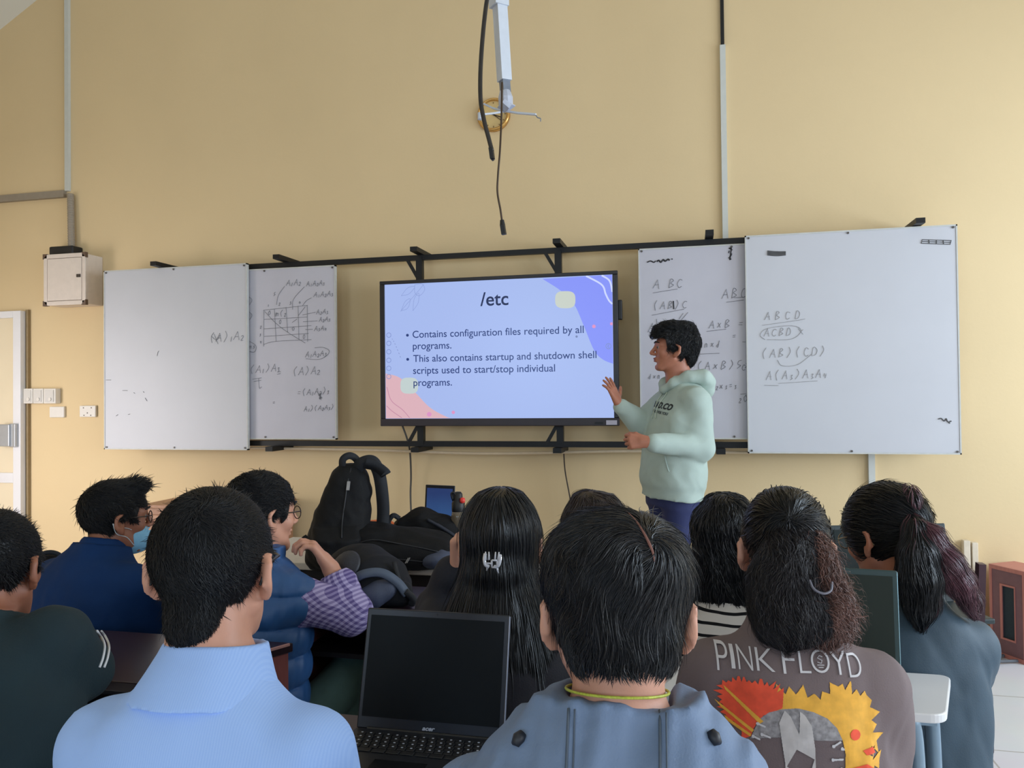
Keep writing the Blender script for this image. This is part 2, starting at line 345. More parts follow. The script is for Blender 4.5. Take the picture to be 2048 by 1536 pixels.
# ------------------------------------------------------------------ whiteboards and marker writing
GL = {'A': [[(0, 0), (.45, 1), (.8, 0)], [(.15, .4), (.7, .42)]], 'B': [[(.1, 0), (.2, 1), (.6, .85), (.25, .52), (.7, .3), (.1, 0)]], 'C': [[(.7, .85), (.3, .95), (.1, .4), (.4, 0), (.75, .15)]], 'D': [[(.1, 0), (.2, 1), (.7, .7), (.6, .2), (.1, 0)]],
      '1': [[(.3, 0), (.4, 1)]], '2': [[(.1, .8), (.4, 1), (.6, .7), (.1, 0), (.7, .05)]], '3': [[(.1, .9), (.5, 1), (.3, .55), (.6, .3), (.1, 0)]], '4': [[(.2, 1), (.1, .4), (.7, .5)], [(.55, .9), (.5, 0)]], '5': [[(.6, 1), (.2, .95), (.15, .55), (.55, .4), (.1, 0)]],
      '=': [[(.1, .6), (.6, .65)], [(.1, .3), (.6, .35)]], 'x': [[(.1, .1), (.6, .65)], [(.15, .65), (.6, .1)]], '(': [[(.5, 1.15), (.2, .6), (.45, -.1)]], ')': [[(.2, 1.15), (.5, .6), (.15, -.1)]], '0': [[(.4, .9), (.1, .5), (.35, 0), (.65, .4), (.4, .9)]], '-': [[(.1, .45), (.6, .5)]], 'n': [[(.1, 0), (.15, .6), (.4, .6), (.5, 0)]], 'd': [[(.5, 1), (.45, 0), (.1, .2), (.4, .5)]], 's': [[(.5, .6), (.15, .5), (.5, .2), (.1, 0)]], 'm': [[(.05, 0), (.1, .6), (.3, .5), (.32, 0)], [(.32, .5), (.6, .6), (.65, 0)]]}
SUB = '1234'
class Pen:
    def __init__(s, Y, r=.0013): s.m = MB(); s.Y = Y; s.r = r
    def line(s, P, r=1.0, sm=True):
        Q = [onY(x, y, s.Y) for x, y in P]; Q = smoothpath(Q, 4) if sm and len(Q) > 2 else np.array(Q)
        s.m.tube(Q, s.r*r, 4, up=(0, -1, 0)); return s
    def write(s, txt, x, y, h, rise=0.0, adv=.8, jit=.08):
        for c in txt:
            if c in GL:
                sub = c in SUB; hh = h*(.6 if sub else 1)
                for st_ in GL[c]:
                    s.line([(x+(px+.18*py+rnd.uniform(-jit, jit)*.5)*hh*.8, y-(py+rnd.uniform(-jit, jit)*.5)*hh-(0 if not sub else -.12*h)) for px, py in st_], 1, c not in 'A=x-14')
                x += h*adv*(.6 if sub else 1)
            else: x += h*adv*.8
            y -= rise*h
        return s
M_BOARD = mat('whiteboard', (198, 198, 204), .4, var=.015, scale=4, spec=.5)
M_BOARD2 = mat('whiteboard_used', (192, 190, 200), .4, var=.03, scale=5)
M_EDGE = mat('board_edge', (196, 196, 192), .4); M_INK = mat('marker_ink', (124, 124, 130), .6, var=.2, scale=40); M_INK2 = mat('faded_ink', (166, 164, 166), .7, var=.15, scale=40); M_INKB = mat('black_ink', (38, 38, 42), .6)
M_SCREW = mat('screw_dark', (90, 86, 82), .4, .5)
def board(x0, x1, z0, z1, y, label, m):
    t = thing('whiteboard', label, 'whiteboard', ((x0+x1)/2, y, z0), 0, 'sliding whiteboards')
    MB().box(((x0+x1)/2, y+.009, (z0+z1)/2), (x1-x0-.006, .018, z1-z0-.006)).build('panel', m, t)
    w = MB()
    for a, b, c, d in ((x0, x1, z1-.008, z1), (x0, x1, z0, z0+.008), (x0, x0+.007, z0, z1), (x1-.007, x1, z0, z1)): w.box(((a+b)/2, y+.0085, (c+d)/2), (b-a, .023, d-c))
    w.build('edge_frame', M_EDGE, t)
    for a in (x0+.02, (x0+x1)/2, x1-.02):
        for b in (z0+.015, z1-.015): MB().cyl((a, y-.002, b), (a, y-.006, b), .006, 8).build('screw', M_SCREW, t)
    return t
Y0, Y1 = 4.5, 4.535
zb, zt = 1.063, 2.283
b1 = board(-3.897, -2.804, zb, zt, Y0, 'large blank outer whiteboard at left, with one small scribble', M_BOARD)
q = Pen(Y0-.0022)
q.write('(A)1A2', 418, 684, 17, .06); q.line([(428, 668), (436, 688)]).line([(422, 672), (433, 680), (440, 670)]); q.line([(314, 712), (316, 704), (318, 702)])
for a in ((212, 760, 222, 760), (245, 781, 255, 781), (232, 832, 236, 829), (256, 829, 260, 828), (286, 783, 288, 785), (290, 796, 294, 802), (267, 785, 270, 787)): q.line([a[:2], a[2:]], 1.2)
q.m.build('marker_writing', M_INK, b1)
ix0, ix1 = -3.2, onY(672, 700, Y1)[0]; iz0, iz1 = onY(672, 879, Y1)[2], onY(671, 530, Y1)[2]
b2 = board(ix0, ix1, iz0, iz1, Y1, 'inner left whiteboard covered with a handwritten matrix table', M_BOARD2)
q = Pen(Y1-.0022)
def c2(x, y): return (200+x*.2735, 500+y*.2735)
for L in ([(1198, 440), (1196, 705)], [(1275, 430), (1288, 670)], [(1360, 418), (1372, 600)], [(1448, 408), (1455, 655)], [(1515, 402), (1518, 670)], [(1195, 440), (1515, 405)], [(1200, 508), (1515, 490)], [(1198, 577), (1545, 553)], [(1200, 632), (1525, 610)], [(1196, 690), (1285, 668), (1545, 655)],
          [(1205, 450), (1280, 530), (1370, 600), (1500, 680)], [(1290, 400), (1305, 330), (1350, 265)], [(1408, 435), (1415, 360), (1495, 268)], [(1478, 410), (1510, 370), (1545, 350)], [(1480, 475), (1575, 455)], [(1485, 525), (1590, 518)], [(1502, 582), (1555, 580)], [(1500, 415), (1450, 480)], [(1405, 530), (1440, 505)], [(1115, 945), (1180, 935)], [(1125, 962), (1178, 952)], [(1160, 940), (1165, 1010), (1182, 1000)], [(1505, 795), (1600, 800), (1660, 770), (1675, 735), (1630, 712), (1570, 715)], [(1085, 740), (1130, 745), (1140, 700), (1095, 668)]):
    q.line([c2(*a) for a in L])
for s, x, y, h in (('A1A2', 1360, 262, 44), ('A1A2A3', 1508, 265, 36), ('A1A2A3', 1562, 345, 38), ('A2A3', 1580, 470, 36), ('A2A3', 1600, 525, 34), ('A3A4', 1566, 592, 36), ('A1A2A3', 1500, 785, 42), ('(A1)A3', 1095, 900, 54), ('=  (A)A2', 1290, 925, 56), ('=(A1A2)3', 1440, 1065, 44), ('A1)(A2A3)', 1490, 1180, 36), ('0', 1225, 475, 36), ('m(2', 1280, 485, 40), ('0', 1305, 540, 34), ('0', 1400, 590, 34), ('0', 1478, 650, 36), ('1', 1225, 412, 28), ('2', 1305, 402, 34), ('3', 1385, 395, 36), ('4', 1452, 392, 36), ('2', 1168, 570, 32), ('3', 1165, 628, 32), ('4', 1168, 680, 32), ('=', 1260, 1130, 30), ('5', 1268, 335, 26), ('ms', 1088, 722, 34)):
    q.write(s, *c2(x, y), h*.2735, .05)
for k in range(7): q.line([c2(1590+5*k, 1050+rnd.uniform(-10, 10)), c2(1625-4*k, 1090+rnd.uniform(-8, 8))])
for y in (340, 450): q.line([c2(1088, y), c2(1112, y+25), c2(1095, y+60)])
q.m.build('marker_writing', M_INK, b2)
b3x0 = onY(1279, 700, Y1)[0]; b3z0, b3z1 = onY(1281, 878, Y1)[2], onY(1277, 498, Y1)[2]
b3 = board(b3x0, b3x0+1.05, b3z0, b3z1, Y1, 'inner right whiteboard with handwritten formulas behind the presenter', M_BOARD2)
q = Pen(Y1-.0022)
def c4(x, y): return (1180+x*.3809, 440+y*.3809)
for s, x, y, h in (('A BC', 332, 360, 46), ('(AB)C', 330, 470, 40), ('A1 A', 305, 588, 46), ('ABC', 692, 412, 50), ('AxB =  5', 625, 570, 42), ('=  5', 745, 625, 34), ('dxnxd', 540, 672, 32), ('(AxB)5x2', 560, 790, 44), ('x2x3=3', 630, 890, 32), ('20', 780, 955, 38), ('dxn', 305, 835, 26), ('C', 795, 790, 30), ('L', 318, 665, 30)):
    q.write(s, *c4(x, y), h*.3809, .04, .95)
for L in ([(330, 383), (460, 362)], [(325, 500), (495, 468)], [(715, 432), (808, 420)], [(755, 408), (806, 405)], [(612, 585), (715, 573)], [(550, 705), (680, 700)], [(468, 520), (490, 490)], [(480, 525), (515, 485)], [(350, 520), (352, 545)], [(790, 915), (820, 912)], [(800, 640), (818, 640)]): q.line([c4(*a) for a in L])
q.m.build('marker_writing', M_INK, b3)
q = Pen(Y1-.0022, .0034)
q.line([c4(300, 222), c4(318, 215), c4(335, 222), c4(345, 215)]); q.line([c4(350, 218), c4(362, 212), c4(372, 222), c4(385, 208), c4(395, 216), c4(410, 206), c4(418, 212)], 1.3); q.line([c4(428, 205), c4(434, 205)])
for k in range(9): q.line([c4(728+rnd.uniform(0, 18), 148+7*k), c4(728+rnd.uniform(0, 18), 152+7*k)], 1.2)
q.line([c4(737, 145), c4(742, 150), c4(735, 205)]); q.line([c4(438, 425), c4(440, 468)], 1.1)
q.m.build('ink_smudge', M_INKB, b3)
b4 = board(.314, 1.395, zb, zt, Y0, 'largest blank outer whiteboard at right with faint formulas', M_BOARD)
q = Pen(Y0-.0022)
for s, x, y, h in (('ABCD', 918, 525, 42), ('ACBD', 915, 612, 40), ('(AB)(CD)', 900, 725, 46), ('A(A3)A3A4', 925, 840, 44)): q.write(s, *c4(x, y), h*.3809, .04, 1.25 if 'BC' in s else .95)
for L in ([(905, 553), (1070, 530), (1130, 520)], [(920, 628), (895, 605), (930, 570), (1060, 555), (1110, 580), (1060, 625), (930, 628)], [(985, 735), (1010, 765), (1090, 760), (1165, 705)], [(915, 868), (990, 870)], [(990, 858), (1195, 845)], [(1095, 570), (1120, 600)], [(1120, 575), (1095, 605)]): q.line([c4(*a) for a in L])
q.m.build('marker_writing', M_INK2, b4)
q = Pen(Y0-.0022, .003)
for k in range(6): q.line([c4(932, 162+4*k), c4(980, 166+4*k), c4(1028, 166+3.2*k)], .8+.15*k)
for L in ([(1740, 122), (1745, 103), (1898, 108), (1892, 128), (1740, 122)], [(1742, 112), (1896, 118)], [(1780, 104), (1782, 124)], [(1820, 105), (1820, 126)], [(1855, 106), (1858, 128)]): q.line([c4(*a) for a in L], .7, False)
q.line([c4(1830, 1045), c4(1845, 1042), c4(1860, 1055), c4(1872, 1042)], 1.1); q.line([c4(1872, 1045), c4(1880, 1060), c4(1898, 1056)], 1.1); q.line([c4(1885, 1062), c4(1890, 1068)], 1.1)
q.m.build('ink_smudge', mat('grey_ink', (96, 96, 98), .6, var=.2), b4)

# ------------------------------------------------------------------ the interactive display with its slide
TY = 4.47
M_BEZ = mat('bezel', (26, 24, 30), .35, var=.1); M_BEZ2 = mat('lower_bezel', (44, 36, 42), .4, var=.05)
tx0, tx1, tz0, tz1 = -1.868, -.397, 1.219, 2.118
sx0, sx1 = onY(770, 700, TY)[0], onY(1226.5, 700, TY)[0]; sz0, sz1 = onY(1000, 836.5, TY)[2], onY(1000, 559, TY)[2]
tv = thing('interactive_display', 'large wall display with black bezel showing a pale blue slide', 'display', ((tx0+tx1)/2, TY+.04, tz0))
MB().box(((tx0+tx1)/2, TY+.05, (tz0+tz1)/2), (tx1-tx0-.02, .07, tz1-tz0-.02), bev=.01).build('housing', M_BLK, tv)
w = MB()
for a, b, c, d in ((tx0, tx1, sz1, tz1), (tx0, sx0, sz0, sz1), (sx1, tx1, sz0, sz1)): w.box(((a+b)/2, TY+.012, (c+d)/2), (b-a, .03, d-c), bev=.003)
w.build('bezel', M_BEZ, tv)
MB().box(((tx0+tx1)/2, TY+.01, (tz0+sz0)/2), (tx1-tx0, .034, sz0-tz0), bev=.004).build('lower_bezel', M_BEZ2, tv)
def glow(name, c, e=.92): return mat('slide_'+name, c, .3, var=0, emit=e, spec=.3)
def scr(name, c, e=.92):
    m = mat('slide_'+name, (8, 8, 8), .25, var=0, spec=.3); b = m.node_tree.nodes['Principled BSDF']; b.inputs['Emission Color'].default_value = lin(c); b.inputs['Emission Strength'].default_value = e; return m
screen = MB().box(((sx0+sx1)/2, TY+.006, (sz0+sz1)/2), (sx1-sx0, .006, sz1-sz0)).build('screen', scr('blue', (168, 188, 240)), tv)
SY = TY+.0028
def c3(x, y): return (740+x/3.8404, 520+y/3.84)
def clampP(x, y, k):
    P = onY(*c3(x, y), SY); return (min(max(P[0], sx0+.002), sx1-.002), SY-.0004*k, min(max(P[2], sz0+.002), sz1-.002))
def patch(name, pts, c, k=1, sm=True):
    P = np.array([clampP(x, y, k) for x, y in pts]); MB().prism(P, (0, .0003, 0)).build(name, c, screen)
def spl(pts, n=8): return [tuple(a) for a in smoothpath([(x, y, 0) for x, y in pts], n)[:, :2]]
patch('slide_wave', spl([(1325, 145), (1470, 240), (1570, 345), (1640, 500), (1720, 690), (1790, 765), (1890, 805)])+[(1890, 90)], scr('wave', (136, 150, 250)))
patch('slide_wave', spl([(105, 868), (230, 905), (350, 1020), (470, 1140), (640, 1230)])+[(100, 1235)], scr('peach', (222, 180, 190)))
def blob(cx, cy, rx, ry, n=28, p=3): return [(cx+rx*math.copysign(abs(math.cos(t))**(2/p), math.cos(t)), cy+ry*math.copysign(abs(math.sin(t))**(2/p), math.sin(t))) for t in np.linspace(0, 2*math.pi, n, endpoint=False)]
patch('slide_blob', blob(1500, 305, 78, 66), scr('cream', (202, 210, 200)), 2)
patch('slide_blob', blob(302, 965, 68, 62), scr('mint', (196, 210, 210)), 2)
for cx, cy, r in ((1720, 510, 14), (1855, 490, 12), (455, 1185, 18), (640, 1170, 13)): patch('slide_dot', blob(cx, cy, r, r, 14, 2), scr('pink', (222, 150, 200)), 2)
patch('slide_dot', blob(1587, 588, 9, 9, 12, 2), scr('greydot', (120, 135, 180)), 2)
def pline(name, lines, r, c, k=3):
    m = MB()
    for L in lines:
        Q = np.array([clampP(x, y, k) for x, y in (spl(L, 6) if len(L) > 2 else L)]); m.tube(Q, r, 4, up=(0, -1, 0))
    V = np.vstack(m.V); V[:, 1] = (V[:, 1]-V[:, 1].mean())*.1+SY-.0004*k; m.V = [V]; m.build(name, c, screen)
pline('slide_curve', [[(1660, 122), (1780, 190), (1810, 260), (1835, 310), (1862, 338)], [(1780, 118), (1840, 160), (1862, 245)]], .005, scr('white', (205, 215, 255)))
pline('slide_curve', [[(130, 975), (165, 1080), (250, 1150), (305, 1212)], [(128, 1120), (170, 1160), (245, 1212)]], .0022, scr('rose', (196, 140, 165)))
ring = lambda cx, cy, r: [(cx+r*math.cos(t), cy+r*math.sin(t)) for t in np.linspace(0, 2*math.pi, 13)]
pline('slide_ring', [ring(145, y, 17) for y in (577, 640, 705, 770, 832, 895)]+[ring(1832, 662, 20), [(1838, 650), (1826, 662), (1838, 674)]], .0018, scr('ring', (128, 146, 205)))
pline('slide_leaf', [[(240, 275), (290, 215), (345, 205), (300, 260), (240, 275)], [(345, 190), (400, 185), (420, 230), (380, 275), (345, 250), (345, 190)], [(240, 390), (270, 320), (310, 300), (290, 370), (240, 390)], [(330, 390), (340, 300), (375, 255), (370, 330), (330, 390)], [(235, 395), (300, 320), (370, 240), (415, 185)]], .0013, scr('leaf', (138, 156, 212)))
pline('slide_dashes', [[(170+60*t0, 605+130*t0**1.2), (170+60*(t0+.07), 605+130*(t0+.07)**1.2)] for t0 in (0, .17, .34, .51, .68, .85, 1.02)], .0016, scr('dash', (120, 136, 190)))
def slide_text(name, txt, l, r, c, bold=0.0):
    V, F = text_mesh(txt, 1.0, bold); A, B = onY(*c3(*l), SY), onY(*c3(*r), SY); k = (B[0]-A[0])/(V[:, 0].max()-V[:, 0].min())
    P = np.stack([A[0]+(V[:, 0]-V[:, 0].min())*k, np.full(len(V), SY-.0016), (A[2])+V[:, 1]*k], 1); MB().add(P, F).build(name, c, screen)
INKS = scr('ink', (40, 62, 122)); INKT = scr('title', (24, 40, 84))
slide_text('slide_title', '/etc', (848, 352), (1064, 346), INKT, .012)
slide_text('slide_text', 'Contains configuration files required by all', (328, 598), (1642, 565), INKS, .006)
slide_text('slide_text', 'programs.', (330, 687), (626, 683), INKS, .006)
slide_text('slide_text', 'This also contains startup and shutdown shell', (333, 783), (1740, 755), INKS, .006)
slide_text('slide_text', 'scripts used to start/stop individual', (332, 875), (1422, 857), INKS, .006)
slide_text('slide_text', 'programs.', (335, 968), (630, 964), INKS, .006)
for x, y in ((288, 578), (290, 763)): patch('slide_bullet', blob(x, y, 11, 11, 14, 2), INKS, 3)
P = onY(*c3(1857, 1248), TY); MB().box((P[0], TY-.009, P[2]), (.062, .003, .026)).build('sticker', mat('label_paper', (196, 190, 204), .5), tv)
P = onY(*c3(1910, 380), TY); MB().box((tx1+.01, TY+.03, P[2]), (.024, .04, .115), bev=.005).build('side_module', M_BLK, tv)
P = onY(*c3(1760, 1252), TY); MB().box((P[0], TY-.008, P[2]), (.05, .003, .012)).build('port_cover', M_BLK, tv)
M_CORD = mat('cord_dark', (58, 48, 44), .5)
w = MB().tube(smoothpath([onY(805, 852, 4.55), onY(815, 880, 4.56), onY(820, 905, 4.62), onY(822, 950, 4.66), onY(821, 990, 4.66), onY(823, 1045, 4.64)], 8), .006, 8); tag(w.build('power_cable', mat('cord_grey', (70, 66, 62), .5)), 'dark cable hanging below the left end of the display behind the bags', 'cable')
w = MB().tube(smoothpath([onY(1127, 895, 4.6), onY(1130, 940, 4.66), onY(1138, 985, 4.66), onY(1143, 1012, 4.66), onY(1150, 1060, 4.66)], 8), .004, 8); tag(w.build('power_cable', M_CORD), 'thin brown cable hanging down the wall below the display middle', 'cable')

# ------------------------------------------------------------------ clock, projector mount and hanging leads
M_GOLD = mat('gold_plastic', (208, 162, 92), .25, .6, var=.05)
CY = FW; cc = onY(988, 231, FW); R = .107
t = thing('wall_clock', 'round gold rimmed wall clock behind the white ceiling mount', 'clock', (cc[0], FW, cc[2]-R))
MB().lathe((cc[0], FW, cc[2]), [(R*.6, 0), (R, .0), (R, .018), (R*.93, .032), (R*.83, .026), (R*.82, .012)], 40, (0, -1, 0)).build('rim', M_GOLD, t, True)
MB().lathe((cc[0], FW-.012, cc[2]), [(0, 0), (R*.84, 0)], 40, (0, -1, 0)).build('dial', mat('dial', (214, 186, 128), .4, var=.03), t)
for k in range(12):
    a = k*math.pi/6; d = np.array([math.sin(a), 0, math.cos(a)]); MB().tube([np.array([cc[0], FW-.014, cc[2]])+d*R*.66, np.array([cc[0], FW-.014, cc[2]])+d*R*.76], 1, flat=(.004, .002), up=(0, -1, 0)).build('hour_mark', mat('dial_mark', (120, 90, 50), .5), t)
for a, l, wd in ((math.radians(112), .5, .006), (math.radians(128), .62, .004)):
    d = np.array([math.sin(a), 0, math.cos(a)]); o = np.array([cc[0], FW-.017, cc[2]]); MB().tube([o-d*R*.1, o+d*R*l], 1, flat=(wd, .002), up=(0, -1, 0)).build('clock_hand', mat('hand_dark', (50, 36, 24), .4), t)
Z = 3.2
M_MW = mat('mount_white', (206, 212, 222), .4, var=.03); M_MG = mat('mount_grey', (130, 138, 152), .35, .4, var=.1)
t = thing('projector_mount', 'white ceiling projector mount with three empty arms', 'projector mount', at(1007, 250, Z))
pt, pb = at(1001, -160, Z-.0), at(1009, 162, Z); yaw0 = YAW+.5
MB().tube([pt+(pt-pb)*2.0, at(998, 14, Z)], 1, flat=(.062, .062), up=rz(yaw0)@np.array([0, 1., 0])).build('outer_column', M_MW, t)
MB().tube([at(999, 0, Z), pb], 1, flat=(.046, .046), up=rz(yaw0)@np.array([0, 1., 0])).build('column', M_MW, t)
w = MB(); w.tube([at(1009, 160, Z), at(1011, 186, Z)], 1, flat=(.034, .034), up=rz(yaw0)@np.array([0, 1., 0])); w.build('joint', M_MG, t)
w = MB(); w.tube([at(1010, 182, Z), at(1011, 196, Z), at(1012, 214, Z)], [.022, .031, .03], 12); w.tube([at(1002, 206, Z-.03), at(1016, 218, Z-.02)], 1, flat=(.06, .02)); w.tube([at(1014, 218, Z), at(1026, 209, Z-.02)], 1, flat=(.03, .006)); w.build('tilt_head', mat('mount_head', (190, 196, 212), .35, .2, var=.1), t)
for P in ([(1005, 222, 0), (985, 216, .02), (968, 208, .03)], [(1004, 224, 0), (985, 227, -.05), (966, 229, -.08)], [(1010, 222, 0), (1035, 226, -.03), (1072, 229, -.06)]):
    MB().tube([at(x, y, Z+d) for x, y, d in P], 1, flat=(.014, .007), up=(0, 0, 1)).build('arm', M_MW, t)
MB().tube(smoothpath([at(1071, 229, Z-.06), at(1075, 235, Z-.06), at(1081, 237, Z-.06), at(1081, 243, Z-.06)], 4), .0022, 6).build('wire_tie', M_MG, t)
MB().lathe(at(961, 236, Z-.08), [(0, -.008), (.012, -.006), (.012, .02), (0, .022)], 12).build('arm_foot', M_MW, t)
p = smoothpath([at(985, -60, 3.12), at(971, 20, 3.1), at(962, 120, 3.08), at(961, 195, 3.06), at(968, 240, 3.05), at(977, 275, 3.05), at(984, 302, 3.05)], 8)
t2 = thing('video_cable', 'thick black video cable hanging beside the white projector mount', 'cable', p[-1]-np.array([0, 0, .04]))
MB().tube(p, .0088, 10).build('cable_sheath', mat('cable_black', (40, 36, 34), .4, var=.2), t2, True)
MB().tube([at(982, 296, 3.05), at(985, 318, 3.05)], 1, flat=(.026, .015)).build('connector', M_BLK, t2); MB().tube([at(985, 318, 3.05), at(986, 321, 3.05)], 1, flat=(.014, .008)).build('plug_tip', M_STEEL, t2)
p = smoothpath([at(1004, 165, 3.14), at(1003, 230, 3.12), at(1000, 300, 3.1), at(996, 350, 3.1), at(995, 385, 3.1), at(1001, 420, 3.1), at(1004, 442, 3.1)], 8)
t2 = thing('power_lead', 'thin brown power lead with black plug hanging from the projector mount', 'cable', p[-1]-np.array([0, 0, .06]))
MB().tube(p, .0042, 8).build('cable_sheath', mat('lead_brown', (64, 46, 30), .45), t2, True)
w = MB(); w.tube([at(1004, 440, 3.1), at(1005, 450, 3.1)], [.008, .011], 10); w.tube([at(1005, 450, 3.1), at(1008, 469, 3.1)], 1, flat=(.024, .017)); w.build('plug', M_BLK, t2)
# ------------------------------------------------------------------ smooth solids: distance fields meshed with surface nets
def axis(lo, hi, h, fine):
    out = [lo]
    while out[-1] < hi:
        x = out[-1]; s = h
        for a, b, hf in fine:
            if a-h <= x <= b: s = min(s, hf)
        out.append(x+s)
    return np.array(out, np.float32)
class Field:
    def __init__(s, lo, hi, h, fine=()):
        s.ax = [axis(lo[i], hi[i], h, [(f[0][i], f[1][i], f[2]) for f in fine]) for i in range(3)]; s.h = h
        s.f = np.full([len(a) for a in s.ax], 10.0, np.float32)
    def op(s, lo, hi, fn, k=.01, mode='u', m=.05):
        sl = []; cs = []
        for i in range(3):
            a = np.searchsorted(s.ax[i], lo[i]-m); b = np.searchsorted(s.ax[i], hi[i]+m)
            if a >= b: return s
            sl.append(slice(a, b)); shp = [1, 1, 1]; shp[i] = b-a; cs.append(s.ax[i][a:b].reshape(shp))
        d = fn(*cs).astype(np.float32); sl = tuple(sl); f = s.f[sl]
        if mode == 'u':
            if k > 0:
                h = np.clip(.5+.5*(f-d)/k, 0, 1); s.f[sl] = f*(1-h)+d*h-k*h*(1-h)
            else: s.f[sl] = np.minimum(f, d)
        elif mode == 's':
            d = -d
            if k > 0:
                h = np.clip(.5-.5*(f-d)/k, 0, 1); s.f[sl] = f*(1-h)+d*h+k*h*(1-h)
            else: s.f[sl] = np.maximum(f, d)
        return s
    def ell(s, c, r, R=None, k=.01, mode='u'):
        c = np.asarray(c, float); R = np.eye(3) if R is None else np.asarray(R); mr = max(r)
        def fn(X, Y, Z):
            x, y, z = X-c[0], Y-c[1], Z-c[2]
            a = (x*R[0, 0]+y*R[1, 0]+z*R[2, 0])/r[0]; b = (x*R[0, 1]+y*R[1, 1]+z*R[2, 1])/r[1]; e = (x*R[0, 2]+y*R[1, 2]+z*R[2, 2])/r[2]
            k0 = np.sqrt(a*a+b*b+e*e); k1 = np.sqrt((a/r[0])**2+(b/r[1])**2+(e/r[2])**2)
            return k0*(k0-1)/(k1+1e-6)
        ext = np.sqrt(((R*np.asarray(r))**2).sum(1)); return s.op(c-ext, c+ext, fn, k, mode)
    def cap(s, a, b, ra, rb=None, k=.01, mode='u', flat=None):
        a = np.asarray(a, float); b = np.asarray(b, float); rb = ra if rb is None else rb; ba = b-a; L2 = ba.dot(ba)+1e-9; mr = max(ra, rb)
        def fn(X, Y, Z):
            x, y, z = X-a[0], Y-a[1], Z-a[2]; t = np.clip((x*ba[0]+y*ba[1]+z*ba[2])/L2, 0, 1)
            return np.sqrt((x-t*ba[0])**2+(y-t*ba[1])**2+(z-t*ba[2])**2)-(ra+(rb-ra)*t)
        return s.op(np.minimum(a, b)-mr, np.maximum(a, b)+mr, fn, k, mode)
    def chain(s, P, r, k=.01, mode='u'):
        for i in range(len(P)-1): s.cap(P[i], P[i+1], r[i], r[i+1], k, mode)
        return s
    def box(s, c, hf, R=None, rad=.01, k=.01, mode='u'):
        c = np.asarray(c, float); R = np.eye(3) if R is None else np.asarray(R)
        def fn(X, Y, Z):
            x, y, z = X-c[0], Y-c[1], Z-c[2]
            q = [np.abs(x*R[0, i]+y*R[1, i]+z*R[2, i])-(hf[i]-rad) for i in range(3)]
            return np.sqrt(np.maximum(q[0], 0)**2+np.maximum(q[1], 0)**2+np.maximum(q[2], 0)**2)+np.minimum(np.maximum(np.maximum(q[0], q[1]), q[2]), 0)-rad
        e = np.abs(R)@np.asarray(hf); return s.op(c-e, c+e, fn, k, mode)
    def loft(s, lv, o, R=None, n=2.3, k=.02, mode='u', grow=0.0):
        """levels (z, cy, rx, ry[, cx]) along the local z axis of frame R at o"""
        lv = sorted(lv); o = np.asarray(o, float); R = np.eye(3) if R is None else np.asarray(R)
        A = np.array([list(l)+[0]*(5-len(l)) for l in lv]); zz = np.linspace(A[0, 0], A[-1, 0], 80)
        tab = [np.interp(zz, A[:, 0], A[:, j]) for j in (1, 2, 3, 4)]
        ker = np.array([1, 2, 3, 2, 1])/9.0
        tab = [np.convolve(np.pad(t, 2, 'edge'), ker, 'valid') for t in tab]
        def fn(X, Y, Z):
            x, y, z = X-o[0], Y-o[1], Z-o[2]
            a = x*R[0, 0]+y*R[1, 0]+z*R[2, 0]; b = x*R[0, 1]+y*R[1, 1]+z*R[2, 1]; e = x*R[0, 2]+y*R[1, 2]+z*R[2, 2]
            cy, rx, ry, cx = [np.interp(e, zz, t) for t in tab]; rx = rx+grow; ry = ry+grow
            q = (np.abs((a-cx)/rx)**n+np.abs((b-cy)/ry)**n)**(1/n)
            d = (q-1)*np.minimum(rx, ry); return np.maximum(d, np.maximum(e-zz[-1], zz[0]-e))
        C = np.array([[sx*(A[:, 2].max()+abs(A[:, 4]).max()+grow), sy*(A[:, 3].max()+abs(A[:, 1]).max()+grow), z] for sx in (-1, 1) for sy in (-1, 1) for z in (zz[0], zz[-1])])@R.T+o
        return s.op(C.min(0), C.max(0), fn, k, mode)
    def cut(s, fn, k=0.0):
        """keep only where fn(X,Y,Z) < 0"""
        d = fn(s.ax[0][:, None, None], s.ax[1][None, :, None], s.ax[2][None, None, :]).astype(np.float32); s.f = np.maximum(s.f, d); return s
    def disp(s, fn, band=.04):
        I = np.nonzero(np.abs(s.f) < band); P = np.stack([s.ax[i][I[i]] for i in range(3)], 1).astype(float); s.f[I] += fn(P).astype(np.float32); return s
    def mesh(s):
        f = s.f; sg = f < 0; n = sg.shape
        c = sum(sg[i:n[0]-1+i, j:n[1]-1+j, k:n[2]-1+k].astype(np.int8) for i in (0, 1) for j in (0, 1) for k in (0, 1))
        act = np.nonzero((c > 0) & (c < 8)); N = len(act[0]); idx = np.full(c.shape, -1, np.int32); idx[act] = np.arange(N)
        co = [(i, j, k) for i in (0, 1) for j in (0, 1) for k in (0, 1)]
        val = np.stack([f[act[0]+i, act[1]+j, act[2]+k] for i, j, k in co], 1).astype(float)
        acc = np.zeros((N, 3)); cnt = np.zeros(N)
        for p in range(8):
            for q in range(p+1, 8):
                if sum(abs(a-b) for a, b in zip(co[p], co[q])) != 1: continue
                va, vb = val[:, p], val[:, q]; mk = (va < 0) != (vb < 0); t = np.where(mk, va/np.where(mk, va-vb, 1), 0)
                e = np.array(co[p])[None]+t[:, None]*(np.array(co[q])-np.array(co[p]))[None]; acc[mk] += e[mk]; cnt += mk
        u = acc/cnt[:, None]; V = np.zeros((N, 3))
        for i in range(3):
            a = s.ax[i]; V[:, i] = a[act[i]]+u[:, i]*(a[act[i]+1]-a[act[i]])
        Fs = []
